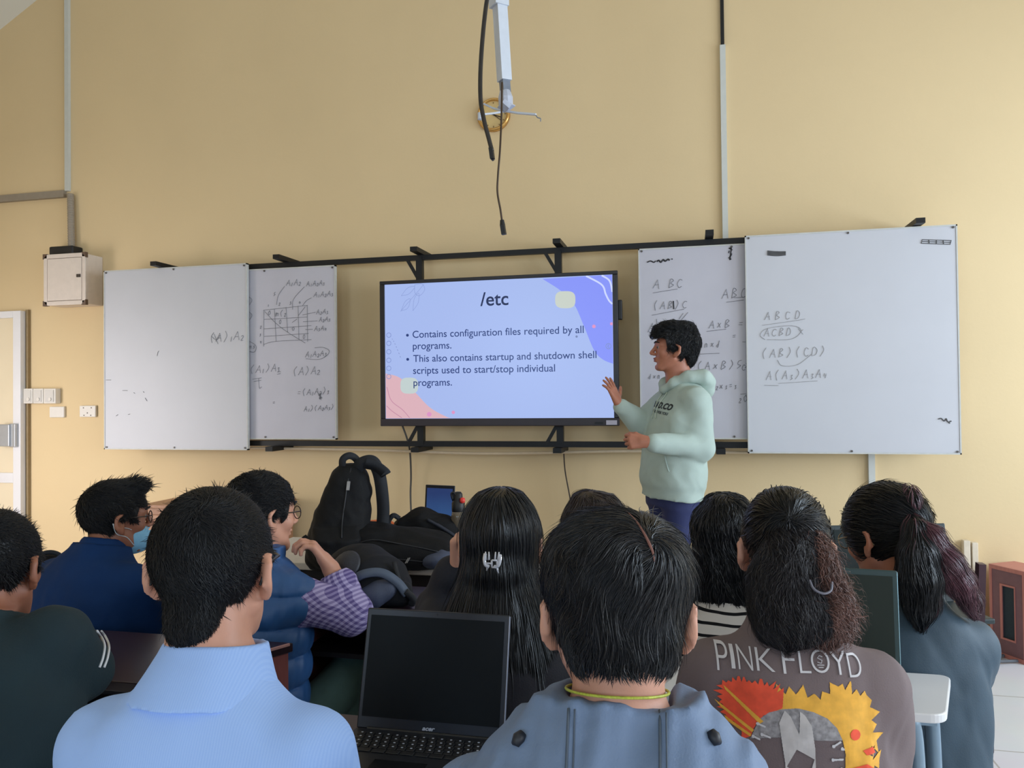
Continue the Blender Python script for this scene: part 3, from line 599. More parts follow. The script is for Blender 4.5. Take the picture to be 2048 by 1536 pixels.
        for ax in range(3):
            a = [slice(None)]*3; b = [slice(None)]*3; a[ax] = slice(0, -1); b[ax] = slice(1, None)
            A, B = sg[tuple(a)], sg[tuple(b)]; o1, o2 = [(1, 2), (2, 0), (0, 1)][ax]
            I = np.array(np.nonzero(A != B)); ok = (I[o1] > 0) & (I[o2] > 0) & (I[o1] < n[o1]-1) & (I[o2] < n[o2]-1); I = I[:, ok]; fl = A[tuple(I)]
            def g(d1, d2): J = I.copy(); J[o1] -= d1; J[o2] -= d2; return idx[tuple(J)]
            Q = np.stack([g(1, 1), g(0, 1), g(0, 0), g(1, 0)], 1); Q[~fl] = Q[~fl][:, ::-1]; Fs.append(Q[(Q >= 0).all(1)])
        return V, np.vstack(Fs)
    def obj(s, name, m, parent=None, it=1, base=None):
        V, F = s.mesh()
        for _ in range(it):
            A = np.zeros_like(V); C = np.zeros(len(V))
            for a, b in ((0, 1), (1, 2), (2, 3), (3, 0)):
                for p, q in ((a, b), (b, a)): np.add.at(A, F[:, p], V[F[:, q]]); np.add.at(C, F[:, p], 1)
            V = V*.5+.5*A/np.maximum(C, 1)[:, None]
        return mesh(name, V, F, m, parent, True, base)
    def sample(s, P):
        """value and gradient at points (uniform grids only)"""
        def tri(Q):
            g = [(Q[:, i]-s.ax[i][0])/s.h for i in range(3)]; i0 = [np.clip(np.floor(a).astype(int), 0, s.f.shape[j]-2) for j, a in enumerate(g)]; t = [np.clip(a-b, 0, 1) for a, b in zip(g, i0)]; r = 0
            for i in (0, 1):
                for j in (0, 1):
                    for k in (0, 1): r = r+s.f[i0[0]+i, i0[1]+j, i0[2]+k]*(t[0] if i else 1-t[0])*(t[1] if j else 1-t[1])*(t[2] if k else 1-t[2])
            return r
        e = s.h*.8; G = np.stack([tri(P+np.eye(3)[i]*e)-tri(P-np.eye(3)[i]*e) for i in range(3)], 1); G /= np.linalg.norm(G, axis=1)[:, None]+1e-9
        return tri(P), G

NR = np.random.RandomState(5)
def wob(P, sc, seed=0):
    """smooth pseudo-noise in -1..1"""
    r = np.random.RandomState(seed); K = r.normal(size=(5, 3)); K /= np.linalg.norm(K, axis=1)[:, None]; ph = r.uniform(0, 6.28, 5)
    A = [np.sin(P@K[i]*sc*(1+.35*i)+ph[i]) for i in range(5)]
    return (np.sin(P@K[0]*sc+ph[0]+1.6*A[1])+np.sin(P@K[2]*sc*1.4+1.4*A[3]+ph[2])+.6*np.sin(P@K[4]*sc*2.3+1.2*A[0]))/2.6

def strands(F, roots, flow, L, seg=8, wd=.0012, off=(0, .003), curl=(0, 0), jit=.15, lock=(.35, 40), lenvar=.35, seed=1, stiff=.85, stray=.04):
    """hair strands combed over the surface of field F; each strand a thin tapering three-sided tube"""
    r = np.random.RandomState(seed); n = len(roots); P = roots.copy(); ln = L*(1-lenvar*r.rand(n)); o0 = r.uniform(-.001, .0015, n)+off[0]; o1 = off[1]*r.uniform(.3, 1.3, n)
    st_ = r.rand(n) < stray; o1 = np.where(st_, o1*2.5+.004, o1)
    pts = []; nor = []; D = None; ph = r.uniform(0, 6.28, n); cf = curl[1]*r.uniform(.7, 1.3, n)
    rd = r.normal(size=(n, 3))*jit
    for i in range(seg):
        v, G = F.sample(P); tgt = o0+(o1-o0)*(i/(seg-1.0))
        P = P-((v-tgt)*np.where(np.abs(v) < .06, .85, 0))[:, None]*G
        pts.append(P.copy()); nor.append(G)
        d = flow(P); d = d/(np.linalg.norm(d, axis=1)[:, None]+1e-9)
        w = np.stack([wob(P, lock[1], 11+seed), wob(P, lock[1], 12+seed), wob(P, lock[1], 13+seed)], 1)*lock[0]
        d = d+w+rd; d = d-(d*G).sum(1)[:, None]*G; d /= np.linalg.norm(d, axis=1)[:, None]+1e-9
        D = d if D is None else D*(1-stiff)+d*stiff; D = D/(np.linalg.norm(D, axis=1)[:, None]+1e-9)
        P = P+D*(ln/(seg-1))[:, None]
    pts = np.array(pts); nor = np.array(nor); T = np.gradient(pts, axis=0); T /= np.linalg.norm(T, axis=2)[..., None]+1e-9
    B = np.cross(T, nor); B /= np.linalg.norm(B, axis=2)[..., None]+1e-9; Nn = np.cross(B, T)
    t = np.linspace(0, 1, seg)[:, None]
    if curl[0]:
        a = ph+t*cf*6.28; e = (curl[0]*np.sqrt(t+.05))[..., None]; pts = pts+e*(np.cos(a)[..., None]*B+np.sin(a)[..., None]*Nn*.7)
    w = (wd*r.uniform(.6, 1.3, n))*(1.02-t**2.2)
    vs = np.stack([pts+w[..., None]*(math.cos(q)*B+math.sin(q)*Nn*.6) for q in (.5, 2.6, 4.7)], 2)      # seg,n,3,xyz
    V = vs.transpose(1, 0, 2, 3).reshape(-1, 3); base = (np.arange(n)*seg*3)[:, None, None, None]
    i = np.arange(seg-1)[None, :, None, None]*3; j = np.arange(3)[None, None, :, None]; j2 = (np.arange(3)+1) % 3; j2 = j2[None, None, :, None]
    Q = np.concatenate([base+i+j, base+i+j2, base+i+3+j2, base+i+3+j], 3).reshape(-1, 4)
    return V, Q
def surf_pts(V, F, n, seed=0, keep=None):
    r = np.random.RandomState(seed); T = V[F]; A = np.linalg.norm(np.cross(T[:, 1]-T[:, 0], T[:, 2]-T[:, 0]), axis=1)+np.linalg.norm(np.cross(T[:, 2]-T[:, 0], T[:, 3]-T[:, 0]), axis=1)
    C = T.mean(1)
    if keep is not None: A = A*keep(C)
    k = r.choice(len(F), n, p=A/A.sum()); a, b = r.rand(n, 1), r.rand(n, 1); t = T[k]
    return (t[:, 0]*(1-a)+t[:, 1]*a)*(1-b)+(t[:, 3]*(1-a)+t[:, 2]*a)*b
def refine(V, F, ml=.006):
    bm = bmesh.new(); vs = [bm.verts.new(v) for v in V]
    for f in F:
        try: bm.faces.new([vs[i] for i in f])
        except ValueError: pass
    for _ in range(6):
        bmesh.ops.triangulate(bm, faces=bm.faces); es = [e for e in bm.edges if e.calc_length() > ml]
        if not es: break
        bmesh.ops.subdivide_edges(bm, edges=es, cuts=1)
    bmesh.ops.triangulate(bm, faces=bm.faces)
    bm.verts.ensure_lookup_table(); bm.verts.index_update(); V = np.array([v.co[:] for v in bm.verts]); F = [[v.index for v in f.verts] for f in bm.faces]; bm.free(); return V, F
def join(parts):
    Vs, Fs, n = [], [], 0
    for V, F in parts: Vs.append(V); Fs.append(F+n); n += len(V)
    return np.vstack(Vs), np.vstack(Fs)

def cast(F, pts, Z0, off=.001):
    """points where the sight lines through given photo points meet the surface of field F"""
    X = np.array([at(x, y, Z0) for x, y in pts]); d = X-CAMP; d /= np.linalg.norm(d, axis=1)[:, None]
    for _ in range(80): v, G = F.sample(X); X = X+d*np.clip(v-off, -.02, .02)[:, None]*.7
    return X
# ------------------------------------------------------------------ people
def eul(yaw, pitch=0, tilt=0):
    """frame whose columns are right, forward, up; angles in degrees (yaw left positive, pitch up, tilt to the right)"""
    return np.array(Matrix.Rotation(math.radians(yaw), 3, 'Z') @ Matrix.Rotation(math.radians(pitch), 3, 'X') @ Matrix.Rotation(math.radians(tilt), 3, 'Y'))
M_SKIN = mat('skin', (174, 114, 90), .5, var=.05, scale=25, sss=.12, bump=.1, bscale=400)
M_SKIN_L = mat('skin_light', (200, 146, 122), .5, var=.05, scale=25, sss=.12, bump=.1, bscale=400)
M_SKIN_D = mat('skin_deep', (150, 98, 76), .5, var=.05, scale=25, sss=.12, bump=.1, bscale=400)
M_HAIR = mat('hair_black', (10, 12, 17), .36, var=.25, scale=60, rand=.45, spec=.42)
M_HAIRS = mat('hair_short', (14, 16, 21), .5, var=.3, scale=90, rand=.4, spec=.35)
M_HAIRB = mat('hair_brown', (42, 31, 30), .42, var=.3, scale=20, rand=.5, spec=.5)
M_HAIRP = mat('hair_plum', (84, 48, 58), .4, var=.3, scale=20, rand=.4, spec=.5)
TORSO_M = [(.03, -.005, .064, .064), (0, -.01, .082, .07), (-.025, -.015, .120, .078), (-.05, -.018, .154, .086), (-.085, -.02, .176, .098), (-.15, -.015, .19, .112), (-.25, -.005, .18, .12), (-.36, 0, .168, .118), (-.48, 0, .162, .118), (-.58, -.005, .175, .13), (-.66, -.01, .17, .13)]
TORSO_F = [(.03, -.005, .055, .056), (0, -.01, .064, .06), (-.03, -.015, .098, .07), (-.055, -.016, .138, .076), (-.09, -.018, .158, .086), (-.15, -.012, .165, .1), (-.25, 0, .155, .11), (-.36, 0, .14, .105), (-.46, -.003, .142, .108), (-.58, -.01, .17, .128), (-.66, -.015, .17, .13)]
def hand(F, Wr, d, n, side, curl=(.5, .55, .6, .7), spread=.12, s=1.0, thumb=(.6, .5)):
    """five separate fingers on a palm: Wr wrist, d along the palm, n palm side, side=+1 when the thumb is on d x n"""
    d = np.asarray(d, float)/np.linalg.norm(d); n = np.asarray(n, float); n = n-d*n.dot(d); n /= np.linalg.norm(n); e = np.cross(d, n)*side
    tips = []
    F.cap(Wr, Wr+d*.03*s, .024*s, .022*s, .012)
    for q, off, pl, ln in ((0, .030, .088, .072), (1, .010, .092, .080), (2, -.011, .088, .074), (3, -.031, .080, .058)):
        a = Wr+d*.012*s+e*off*.55*s; K = Wr+d*pl*s+e*off*s; F.cap(a, K, .0155*s, .0115*s, .012)
        an = spread*(1.2-q*.8)*.6; dd = d*math.cos(an)+e*math.sin(an); p = K; c = 0
        for j, (fr, cr) in enumerate(((.45, .7), (.32, 1.0), (.23, .8))):
            c += curl[q]*cr; v = dd*math.cos(c)+n*math.sin(c); p2 = p+v*ln*fr*s; F.cap(p, p2, (.0092-.0008*j)*s, (.0085-.0009*j)*s, .0035); p = p2
        tips.append(p)
    p = Wr+d*.028*s+e*.022*s; v = d*.55+e*(thumb[2] if len(thumb) > 2 else .75)+n*.25*thumb[1]
    for j, ln in enumerate((.042, .034, .027)):
        v = v/np.linalg.norm(v); p2 = p+v*ln*s; F.cap(p, p2, (.0135-.0018*j)*s, (.0115-.0016*j)*s, .006); p = p2; v = v+d*.25*thumb[0]+n*.35*thumb[1]-e*.25*thumb[0]
    return tips
def headfield(F, H, R, s, jaw=1.0, ears=True, beard=0):
    p = lambda *a: H+R@(np.array(a)*s)
    E = lambda c, r, k=.012, mode='u', Q=None: F.ell(p(*c), np.array(r)*s, R if Q is None else R@Q, k, mode)
    Cp = lambda a, b, ra, rb, k=.012, mode='u': F.cap(p(*a), p(*b), ra*s, rb*s, k, mode)
    E((0, -.014, .035), (.076, .098, .084)); E((0, .018, .01), (.068, .074, .09), .02)
    E((0, .034, -.048), (.052*jaw, .054, .062), .02); E((0, .072, -.094), (.024*jaw, .02, .018), .022)
    for q in (-1, 1):
        Cp((q*.056*jaw, .004, -.045), (q*.03, .062, -.092), .016, .016, .022); E((q*.043, .056, -.018), (.022, .024, .022), .02)
        Cp((q*.012, .088, .032), (q*.046, .07, .028), .010, .009, .014)
        E((q*.031, .096, .010), (.016, .013, .0095), .010, 's');
        Cp((q*.016, .0885, .0165), (q*.046, .0745, .0145), .0042, .0036, .004); Cp((q*.016, .0885, .0035), (q*.046, .0745, .0045), .0036, .0032, .004); E((q*.0125, .1, -.025), (.009, .011, .008), .006)
        if ears:
            Q = eul(q*32, 0, q*-8); E((q*.083, -.012, -.003), (.0075, .021, .033), .006, 'u', Q); E((q*.086, -.009, .004), (.006, .0125, .018), .005, 's', Q); E((q*.080, -.004, -.03), (.007, .011, .013), .006, 'u', Q)
            Cp((q*.085, -.026, -.016), (q*.0915, -.024, .014), .0045, .005, .005); Cp((q*.0915, -.024, .014), (q*.085, -.004, .027), .005, .0045, .005)
    Cp((0, .09, .024), (0, .114, -.018), .007, .0105, .012); E((0, .112, -.021), (.0105, .0105, .0095), .006)
    E((0, .089, -.0485), (.021, .013, .0065), .006); E((0, .087, -.061), (.018, .012, .0065), .006); Cp((-.019, .093, -.0545), (.019, .093, -.0545), .0014, .0014, .003, 's'); E((0, .084, -.075), (.016, .008, .006), .008, 's')
    return p
class Person:
    def __init__(P, label, head, hy=13, hp=0, ht=0, by=0, lean=8, s=1.0, sex='m', skin=None, w=1.0, nb=(0, -.04, -.165), jaw=1.0, ears=True, arms=None, seated=True, stand_z=0, res=.0075, hands=('', ''), headres=.0045, torso=None, sh=None, group='students seated in the classroom', thick=.9, neckr=1.0, extra=None, elbow_r=.043):
        P.H = np.asarray(head, float); P.R = eul(hy, hp, ht); P.s = s; P.B = eul(by, 0, 0); P.T = eul(by, -lean, 0); P.sex = sex; P.by = by
        P.NB = P.H+P.B@(np.array(nb)*s); P.skin = skin or M_SKIN
        lv = torso or (TORSO_M if sex == 'm' else TORSO_F); P.lv = [(a*s, b*s, c*s*w, e*s*(.5+.5*w)) for a, b, c, e in lv]
        hw = (.168 if sex == 'm' else .14)*w*s; tp = lambda *a: P.NB+P.T@(np.array(a)*s); P.tp = tp
        P.sh = [tp(-hw/s, -.015, -.10), tp(hw/s, -.015, -.10)] if sh is None else [np.asarray(x) for x in sh]
        P.pel = tp(0, 0, -.6)
        arms = arms or {}; P.el = []; P.wr = []
        for i, q in ((0, -1), (1, 1)):
            e = arms.get('e%d' % i); g = arms.get('w%d' % i)
            P.el.append(P.sh[i]+P.B@(np.array((q*.03, .09, -.25))*s) if e is None else np.asarray(e, float))
            P.wr.append(P.el[i]+P.B@(np.array((-q*.08, .21, .02))*s) if g is None else np.asarray(g, float))
        P.hip = [P.pel+P.B@np.array((q*.085*s, .0, .0)) for q in (-1, 1)]
        if seated:
            P.kn = [P.hip[i]+P.B@np.array((q*.04, .37*s, .0)) for i, q in ((0, -1), (1, 1))]
            P.kn = [np.array((k[0], k[1], max(.46, P.pel[2]-.02))) for k in P.kn]; P.an = [np.array((k[0], k[1], .09))+P.B@np.array((0, -.05, 0)) for k in P.kn]
        else:
            P.an = [P.B@np.array((q*.10, dy, 0))+np.array((P.pel[0], P.pel[1], .09)) for q, dy in ((-1, .05), (1, -.04))]; P.kn = [P.hip[i]*.5+P.an[i]*.5+P.B@np.array((0, .025, 0)) for i in (0, 1)]
        P.root = thing('person', label, 'person', (P.pel[0], P.pel[1], 0.0), math.radians(by), group)
        P.allp = np.array([P.H, P.NB]+P.sh+P.el+P.wr+P.hip+P.kn+P.an)
        # body: one continuous skin surface
        lo = P.allp.min(0)-.2; hi = P.allp.max(0)+.2; lo[2] = 0.0-.01; hi[2] = P.H[2]+.16*s
        fine = [(P.H-np.array((.12, .13, .13))*s, P.H+np.array((.12, .13, .14))*s, headres)]
        P.hd = []
        for i in (0, 1):
            if hands[i]: fine.append((P.wr[i]-.15, P.wr[i]+.15, .0042))
        F = Field(lo, hi, res*1.25, fine)
        F.loft([(a, b, c*thick-.004, e*thick-.004) for a, b, c, e in P.lv], P.NB, P.T)
        F.cap(P.H+P.R@(np.array((0, -.028, -.05))*s), P.NB+P.T@np.array((0, -.012, -.03)), .052*s*neckr, .060*s*neckr, .03)
        F.cap(P.H+P.R@(np.array((0, .0, -.07))*s), P.NB+P.T@np.array((0, .02, -.03)), .042*s*neckr, .05*s*neckr, .03)
        for i, q in ((0, -1), (1, 1)):
            F.cap(P.sh[i], P.el[i], .050*s, .040*s, .03); F.cap(P.el[i], P.wr[i], .040*s, .026*s, .02)
            fa = P.wr[i]-P.el[i]; fa /= np.linalg.norm(fa)
            kw = hands[i] if isinstance(hands[i], dict) else {}
            hand(F, P.wr[i]+fa*.012, kw.get('d', fa), kw.get('n', (0, 0, -1)), kw.get('side', q*-1), kw.get('curl', (.3, .35, .4, .45)), kw.get('spread', .12), kw.get('s', s), kw.get('thumb', (.6, .5)))
            F.cap(P.hip[i], P.kn[i], .075*s, .052*s, .03); F.cap(P.kn[i], P.an[i], .052*s, .036*s, .02)
            F.cap(P.an[i]-np.array((0, 0, .04)), P.an[i]+P.B@np.array((0, .15, -.055)), .034, .026, .02)
        P.hpt = headfield(F, P.H, P.R, s, jaw, ears)
        if extra: extra(P, F)
        P.body = F.obj('body', P.skin, P.root, 1)
        if jaw: 
            for q in (-1, 1):
                V = MB(); bm = bmesh.new(); bmesh.ops.create_uvsphere(bm, u_segments=12, v_segments=8, radius=.0102*s); V.bm(bm, P.hpt(q*.031, .0785, .0098)); V.build('eye', mat('eye_white', (150, 140, 134), .25, var=.02), P.body, True)
                V = MB(); bm = bmesh.new(); bmesh.ops.create_uvsphere(bm, u_segments=12, v_segments=8, radius=.0066*s); V.bm(bm, P.hpt(q*.0315, .0842, .0098)); V.build('iris', mat('iris', (32, 22, 18), .15), P.body, True)
                MB().tube([P.hpt(q*.012, .1015, .036), P.hpt(q*.028, .0985, .0405), P.hpt(q*.05, .079, .0345)], [.0034*s, .004*s, .002*s], 6).build('eyebrow', M_HAIRS, P.body, True)
    def lips(P):
        F = Field(P.H-.14, P.H+.14, .003); p = P.hpt
        F.ell(p(0, .0905, -.0485), np.array((.02, .0135, .0062))*P.s, P.R, .002); F.ell(p(0, .0885, -.0605), np.array((.0175, .0125, .0065))*P.s, P.R, .002); F.obj('lips', mat('lips', (150, 84, 78), .45), P.body, 0)
    def shirt(P, name, m, sleeve=(1, 1), grow=.012, fold=.004, fs=26, hem=-.62, arm=(.064, .054, .043), extra=None, res=.0075, neck=.0, k=.03, cuff=None, lv=None):
        pts = np.array([P.NB, P.pel]+P.sh+P.el+P.wr); lo = pts.min(0)-.24; hi = pts.max(0)+.22; F = Field(lo, hi, res); s = P.s
        L = [(a, b, c, e) for a, b, c, e in (lv or P.lv) if a >= hem*s-.001]
        if neck: L = [(a+(neck if a >= 0 else 0), b, c, e) for a, b, c, e in L]
        F.loft(L, P.NB, P.T, grow=grow, k=.02)
        for i in (0, 1):
            if sleeve[i] > 0:
                F.cap(P.sh[i], P.el[i], arm[0]*s, arm[1]*s, k)
                if sleeve[i] > .5:
                    e = P.el[i]+(P.wr[i]-P.el[i])*min(1, sleeve[i]*1.0); F.cap(P.el[i], e, arm[1]*s, arm[2]*s, .02)
                    if cuff: d = (P.wr[i]-P.el[i]); d /= np.linalg.norm(d); F.cap(e-d*cuff, e, arm[2]*s+.002, arm[2]*s-.003, .004)
        if extra: extra(P, F)
        if fold:
            sd = int(abs(P.H[0])*1000) % 97; Ti = P.T
            def fn(X):
                q = (X-P.NB)@Ti; q2 = q*np.array((1.0, 1.0, .62)); return fold*(wob(q2, fs, sd)+.45*np.abs(wob(q2, fs*1.9, sd+3)))
            F.disp(fn)
        P.SF = F; P.sgrow = grow
        return F.obj(name, m, P.root, 1)
    def trousers(P, m, grow=.014, top=.02, shoe=(40, 40, 44)):
        pts = np.array(P.hip+P.kn+P.an); F = Field(pts.min(0)-.22, pts.max(0)+.25, .011)
        L = [(a, b, c, e) for a, b, c, e in P.lv if a <= -.55*P.s]; F.loft(L, P.NB, P.T, grow=.006, k=.02); s = P.s
        for i in (0, 1): F.cap(P.hip[i], P.kn[i], .088*s, .068*s, .03); F.cap(P.kn[i], P.an[i]+np.array((0, 0, -.01)), .066*s, .056*s, .03)
        F.disp(lambda X: .004*wob(X, 28, 5)); o = F.obj('trousers', m, P.root, 1)
        for i in (0, 1):
            G = Field(P.an[i]-.22, P.an[i]+.24, .009); a = P.an[i]; f = P.B@np.array((0, 1., 0)); G.cap(a+np.array((0, 0, -.035))-f*.02, a+f*.15+np.array((0, 0, -.05)), .044, .036, .02); G.cap(a-f*.02, a-f*.02+np.array((0, 0, -.03)), .045, .044, .02)
            G.cut(lambda X, Y, Z: .003-Z); G.obj('shoe', mat('shoe_dark', shoe, .5), P.root, 0)
        return o
    def project(P, V2, o, R, F=None, off=.0018, sg=1):
        """lay flat artwork (x, z in frame R at o) onto the garment surface, coming from behind (-y)"""
        F = F or P.SF; X = o+np.stack([V2[:, 0], np.zeros(len(V2)), V2[:, 1]], 1)@R.T; d = R[:, 1]*sg
        for _ in range(60):
            v, G = F.sample(X); X = X+d*np.clip(v-off, -.02, .02)[:, None]*.8
        return X
    def hair(P, build, m, n, L, flow, seg=8, wd=.0012, off=(0, .003), keep=None, name='hair', cutf=None, res=.0045, lo=(.17, .2, .2), hi=(.17, .17, .19), it=1, base=True, groups=None, **kw):
        F = Field(P.H-np.array(lo), P.H+np.array(hi), res); build(F); P.HF = F; C = F
        if cutf: C = Field.__new__(Field); C.ax = F.ax; C.h = F.h; C.f = F.f.copy(); cutf(C)
        V, Fc = C.mesh(); parts = [(V, Fc)] if base else []
        Ri = P.R; loc = lambda X: (X-P.H)@Ri/P.s
        rt = surf_pts(V, Fc, n, 3, None if keep is None else (lambda C: keep(loc(C)).astype(float)))
        fl = lambda X: flow(loc(X))@Ri.T
        parts.append(strands(F, rt, fl, L, seg, wd, off, **kw))
        A, B = join(parts); return mesh(name, A, B, m, P.root, True)
def cranium(P, F, g=.006, top=.0, back=.0, z=None):
    s = P.s; F.ell(P.hpt(0, -.014-back*.5, .035+top*.5), np.array((.076+g, .098+g+back*.5, .084+g+top*.5))*s, P.R, .01)
    F.ell(P.hpt(0, .012, .012), np.array((.069+g, .074+g*.6, .09+g*.5))*s, P.R, .02)
def hairline(P, F, ys, zs, off=0):
    """keep hair only above the line z = f(y) in head space"""
    s = P.s; R = P.R; H = P.H
    def fn(X, Y, Z):
        x, y, z = X-H[0], Y-H[1], Z-H[2]; b = (x*R[0, 1]+y*R[1, 1]+z*R[2, 1])/s; e = (x*R[0, 2]+y*R[1, 2]+z*R[2, 2])/s
        return (np.interp(b, ys, zs)-e)*s*.7
    F.cut(fn)
SHORT_Y = (-.13, -.075, -.04, -.028, .016, .024, .042, .058, .1); SHORT_Z = (-.062, -.07, -.05, .022, .026, -.012, .0, .05, .062)
def whorl(cx, cy, sw=.6, back=0.0):
    def fn(q):
        d = q-np.array((cx, cy, .1)); t = np.cross(np.array((0, 0, 1.0)), d); return d/(np.linalg.norm(d, axis=1)[:, None]+.01)+sw*t/(np.linalg.norm(t, axis=1)[:, None]+.01)+np.array((0, 0, back))
    return fn
def specs(P, m, frame=True, rad=.0016, lens=True):
    """spectacles resting on the ears and nose"""
    o = MB(); p = P.hpt
    for q in (-1, 1):
        ring_ = [p(q*.034+.0235*math.cos(a), .1035-.0875*abs(q*.034+.0235*math.cos(a)), .008+.0195*math.sin(a)) for a in np.linspace(0, 2*math.pi, 17)]
        o.tube(ring_, rad*1.1, 6)
        o.tube([p(q*.0575, .0975, .014), p(q*.078, .06, .015), p(q*.083, .0, .014), p(q*.084, -.018, .006), p(q*.081, -.03, -.014)], rad*1.3, 6)
    o.tube([p(-.011, .104, .012), p(0, .107, .015), p(.011, .104, .012)], rad*1.1, 6)
    g = o.build('spectacles', m, P.root, True)
    if lens:
        for q in (-1, 1):
            MB().flat([p(q*.034+.0225*math.cos(a), .1035-.0875*abs(q*.034+.0235*math.cos(a)), .008+.0185*math.sin(a)) for a in np.linspace(0, 2*math.pi, 16, endpoint=False)]).build('lens', mat('lens_glass', (235, 240, 242), .05, var=0, alpha=.12), g)
    return g
# ------------------------------------------------------------------ the students, nearest row first
def dn(x=0, y=0): return lambda q: np.stack([q[:, 0]*x, np.full(len(q), y), np.full(len(q), -1.0)], 1)
def cutline(P, ys=SHORT_Y, zs=SHORT_Z): return lambda C: hairline(P, C, ys, zs)

# --- man in the light blue shirt
P = Person('man in light blue collared shirt sitting in the nearest row, short black hair', at(428, 1144, 1.12), hy=11, hp=-3, by=4, lean=6, w=.9, nb=(.018, -.035, -.142), skin=M_SKIN_L, s=.97)
M_LB = mixmat('shirt_light_blue', (158, 190, 244), (164, 195, 246), 'stripe', .75, 300, 0, .5)
sh = P.shirt('shirt', M_LB, grow=.016, fold=.006, fs=20, arm=(.072, .062, .05))
P.trousers(mat('trouser_grey', (58, 60, 70), .8, bump=.2))
F = Field(P.NB-.16, P.NB+.16, .0035); F.loft([(-.03, -.012, .102, .097), (-.018, -.01, .097, .093), (.008, -.005, .084, .084), (.032, .0, .074, .075), (.046, .002, .069, .071)], P.NB, eul(4, -12), n=2.1)
F.loft([(-.06, .0, .05, .05), (.07, .006, .058, .06)], P.NB, eul(4, -12), mode='s', k=.006); F.obj('collar', M_LB, sh, 1)
yk = [(x, -.205-.012*math.cos(x*9)) for x in np.linspace(-.17, .17, 22)]; X = P.project(np.array(yk), P.NB-P.T[:, 1]*.2, P.T, off=.0008); MB().tube(X, .0011, 5).build('yoke_seam', mat('seam_blue', (120, 152, 214), .8), sh)
P.hair(lambda F: (cranium(P, F, .003, top=.004), F.ell(P.hpt(-.002, -.062, -.056), (.038, .032, .048), P.R, .025)), M_HAIRS, 26000, .017, whorl(.012, -.07, .7), seg=5, wd=.0006, off=(.0003, .0032), keep=lambda q: np.where(q[:, 2] < -.06, .5, 1)*(q[:, 2] > -.105), cutf=cutline(P, SHORT_Y, (-.1, -.1, -.085, .022, .032, .008, .01, .05, .062)), jit=.35, stray=.025)
specs(P, mat('frame_black', (14, 14, 16), .3), lens=False)

# --- boy in the grey jacket
P = Person('boy in grey hooded jacket in the centre foreground, glossy black hair with a parting', at(1235, 1236, .95), hy=6, hp=-11, by=3, lean=8, w=.98, nb=(0, -.03, -.135), skin=M_SKIN_L, s=.98)
M_GJ = mat('jacket_grey', (110, 130, 160), .7, var=.05, scale=7, bump=.25, bscale=350)
sh = P.shirt('jacket', M_GJ, grow=.006, fold=.006, fs=20, arm=(.078, .07, .058))
P.trousers(mat('trouser_black', (28, 28, 32), .8, bump=.2))
F = Field(P.NB-np.array((.27, .25, .3)), P.NB+np.array((.27, .15, .14)), .006); hz = eul(3, -10)
F.loft([(-.26, -.06, .15, .09), (-.2, -.062, .185, .12), (-.12, -.058, .202, .122), (-.06, -.045, .196, .114), (-.02, -.028, .172, .098), (.01, -.012, .14, .088), (.035, -.004, .110, .081), (.048, -.002, .098, .078)], P.NB, hz, n=2.4)
F.loft([(-.1, .02, .05, .055), (.0, .012, .06, .062), (.07, .01, .068, .07)], P.NB, hz, mode='s', k=.01)
F.disp(lambda X: .0085*wob((X-P.NB)*np.array((1.5, 1, .35)), 26, 4)+.002*wob(X, 60, 9)+.006*wob((X-P.NB)*np.array((2.3, .6, .22)), 30, 14)); hd = F.obj('hood', M_GJ, sh, 1); P.hoodF = F
def onhood(x, zs, F, r, nm, m, par, o=.0012): X = P.project(np.array([(x+.02*(z+.1)*(1 if x > 0 else -1), z) for z in zs]), P.NB-hz[:, 1]*.24, hz, F, o); return MB().tube(X, r, 6).build(nm, m, par, True)
M_GS = mat('seam_grey', (78, 90, 104), .7)
for x in (-.048, .046): onhood(x, np.linspace(.046, -.24, 34), F, .0016, 'hood_seam', M_GS, hd); onhood(x+.007, np.linspace(.046, -.24, 34), F, .001, 'hood_seam', M_GS, hd)
for pts_ in (((1046, 1466), (1038, 1476), (1030, 1490)), ((1420, 1462), (1427, 1473), (1436, 1488))):
    X = cast(F, pts_, .66, .002); MB().tube(X, [.005, .0075, .005], 8).build('toggle', mat('toggle_black', (26, 30, 40), .5), hd, True)
ring_ = [P.NB+hz@np.array((.0605*math.cos(a), -.018+.064*math.sin(a), .056-.004*math.sin(a))) for a in np.linspace(0, 2*math.pi, 41)]
MB().tube(ring_, .0017, 6).build('bead_necklace', mat('bead_lime', (178, 186, 66), .4, var=.25, scale=300), P.root, True)
def bc(F):
    cranium(P, F, .009, top=.008, back=.006)
    s = P.s; F.ell(P.hpt(-.036, -.035, .062), np.array((.054, .068, .06))*s, P.R, .02); F.ell(P.hpt(.04, -.03, .058), np.array((.052, .07, .062))*s, P.R, .015)
    F.ell(P.hpt(.004, -.078, -.025), np.array((.064, .036, .055))*s, P.R, .025)
    F.cap(P.hpt(.028, -.078, .092), P.hpt(.010, -.015, .132), .004, .004, .012, 's')
BZ = (-.046, -.052, -.04, .016, .022, -.005, .01, .045, .055)
def bflow(q):
    c = np.array((.034, -.088, .078)); d = q-c; sd = np.where(q[:, 0] > .028, 1.0, -1.0)
    u = d/(np.linalg.norm(d, axis=1)[:, None]+.012); t = np.cross(np.array((0, -.5, .87)), u); k = np.clip((q[:, 2]-.0)*12, 0, 1)[:, None]
    return u*(.5+.5*k)+.55*t*k*sd[:, None]*-1+np.array((0, 0, -.55))*(1.2-k)+np.array((-.22, 0, 0))*(1-k)
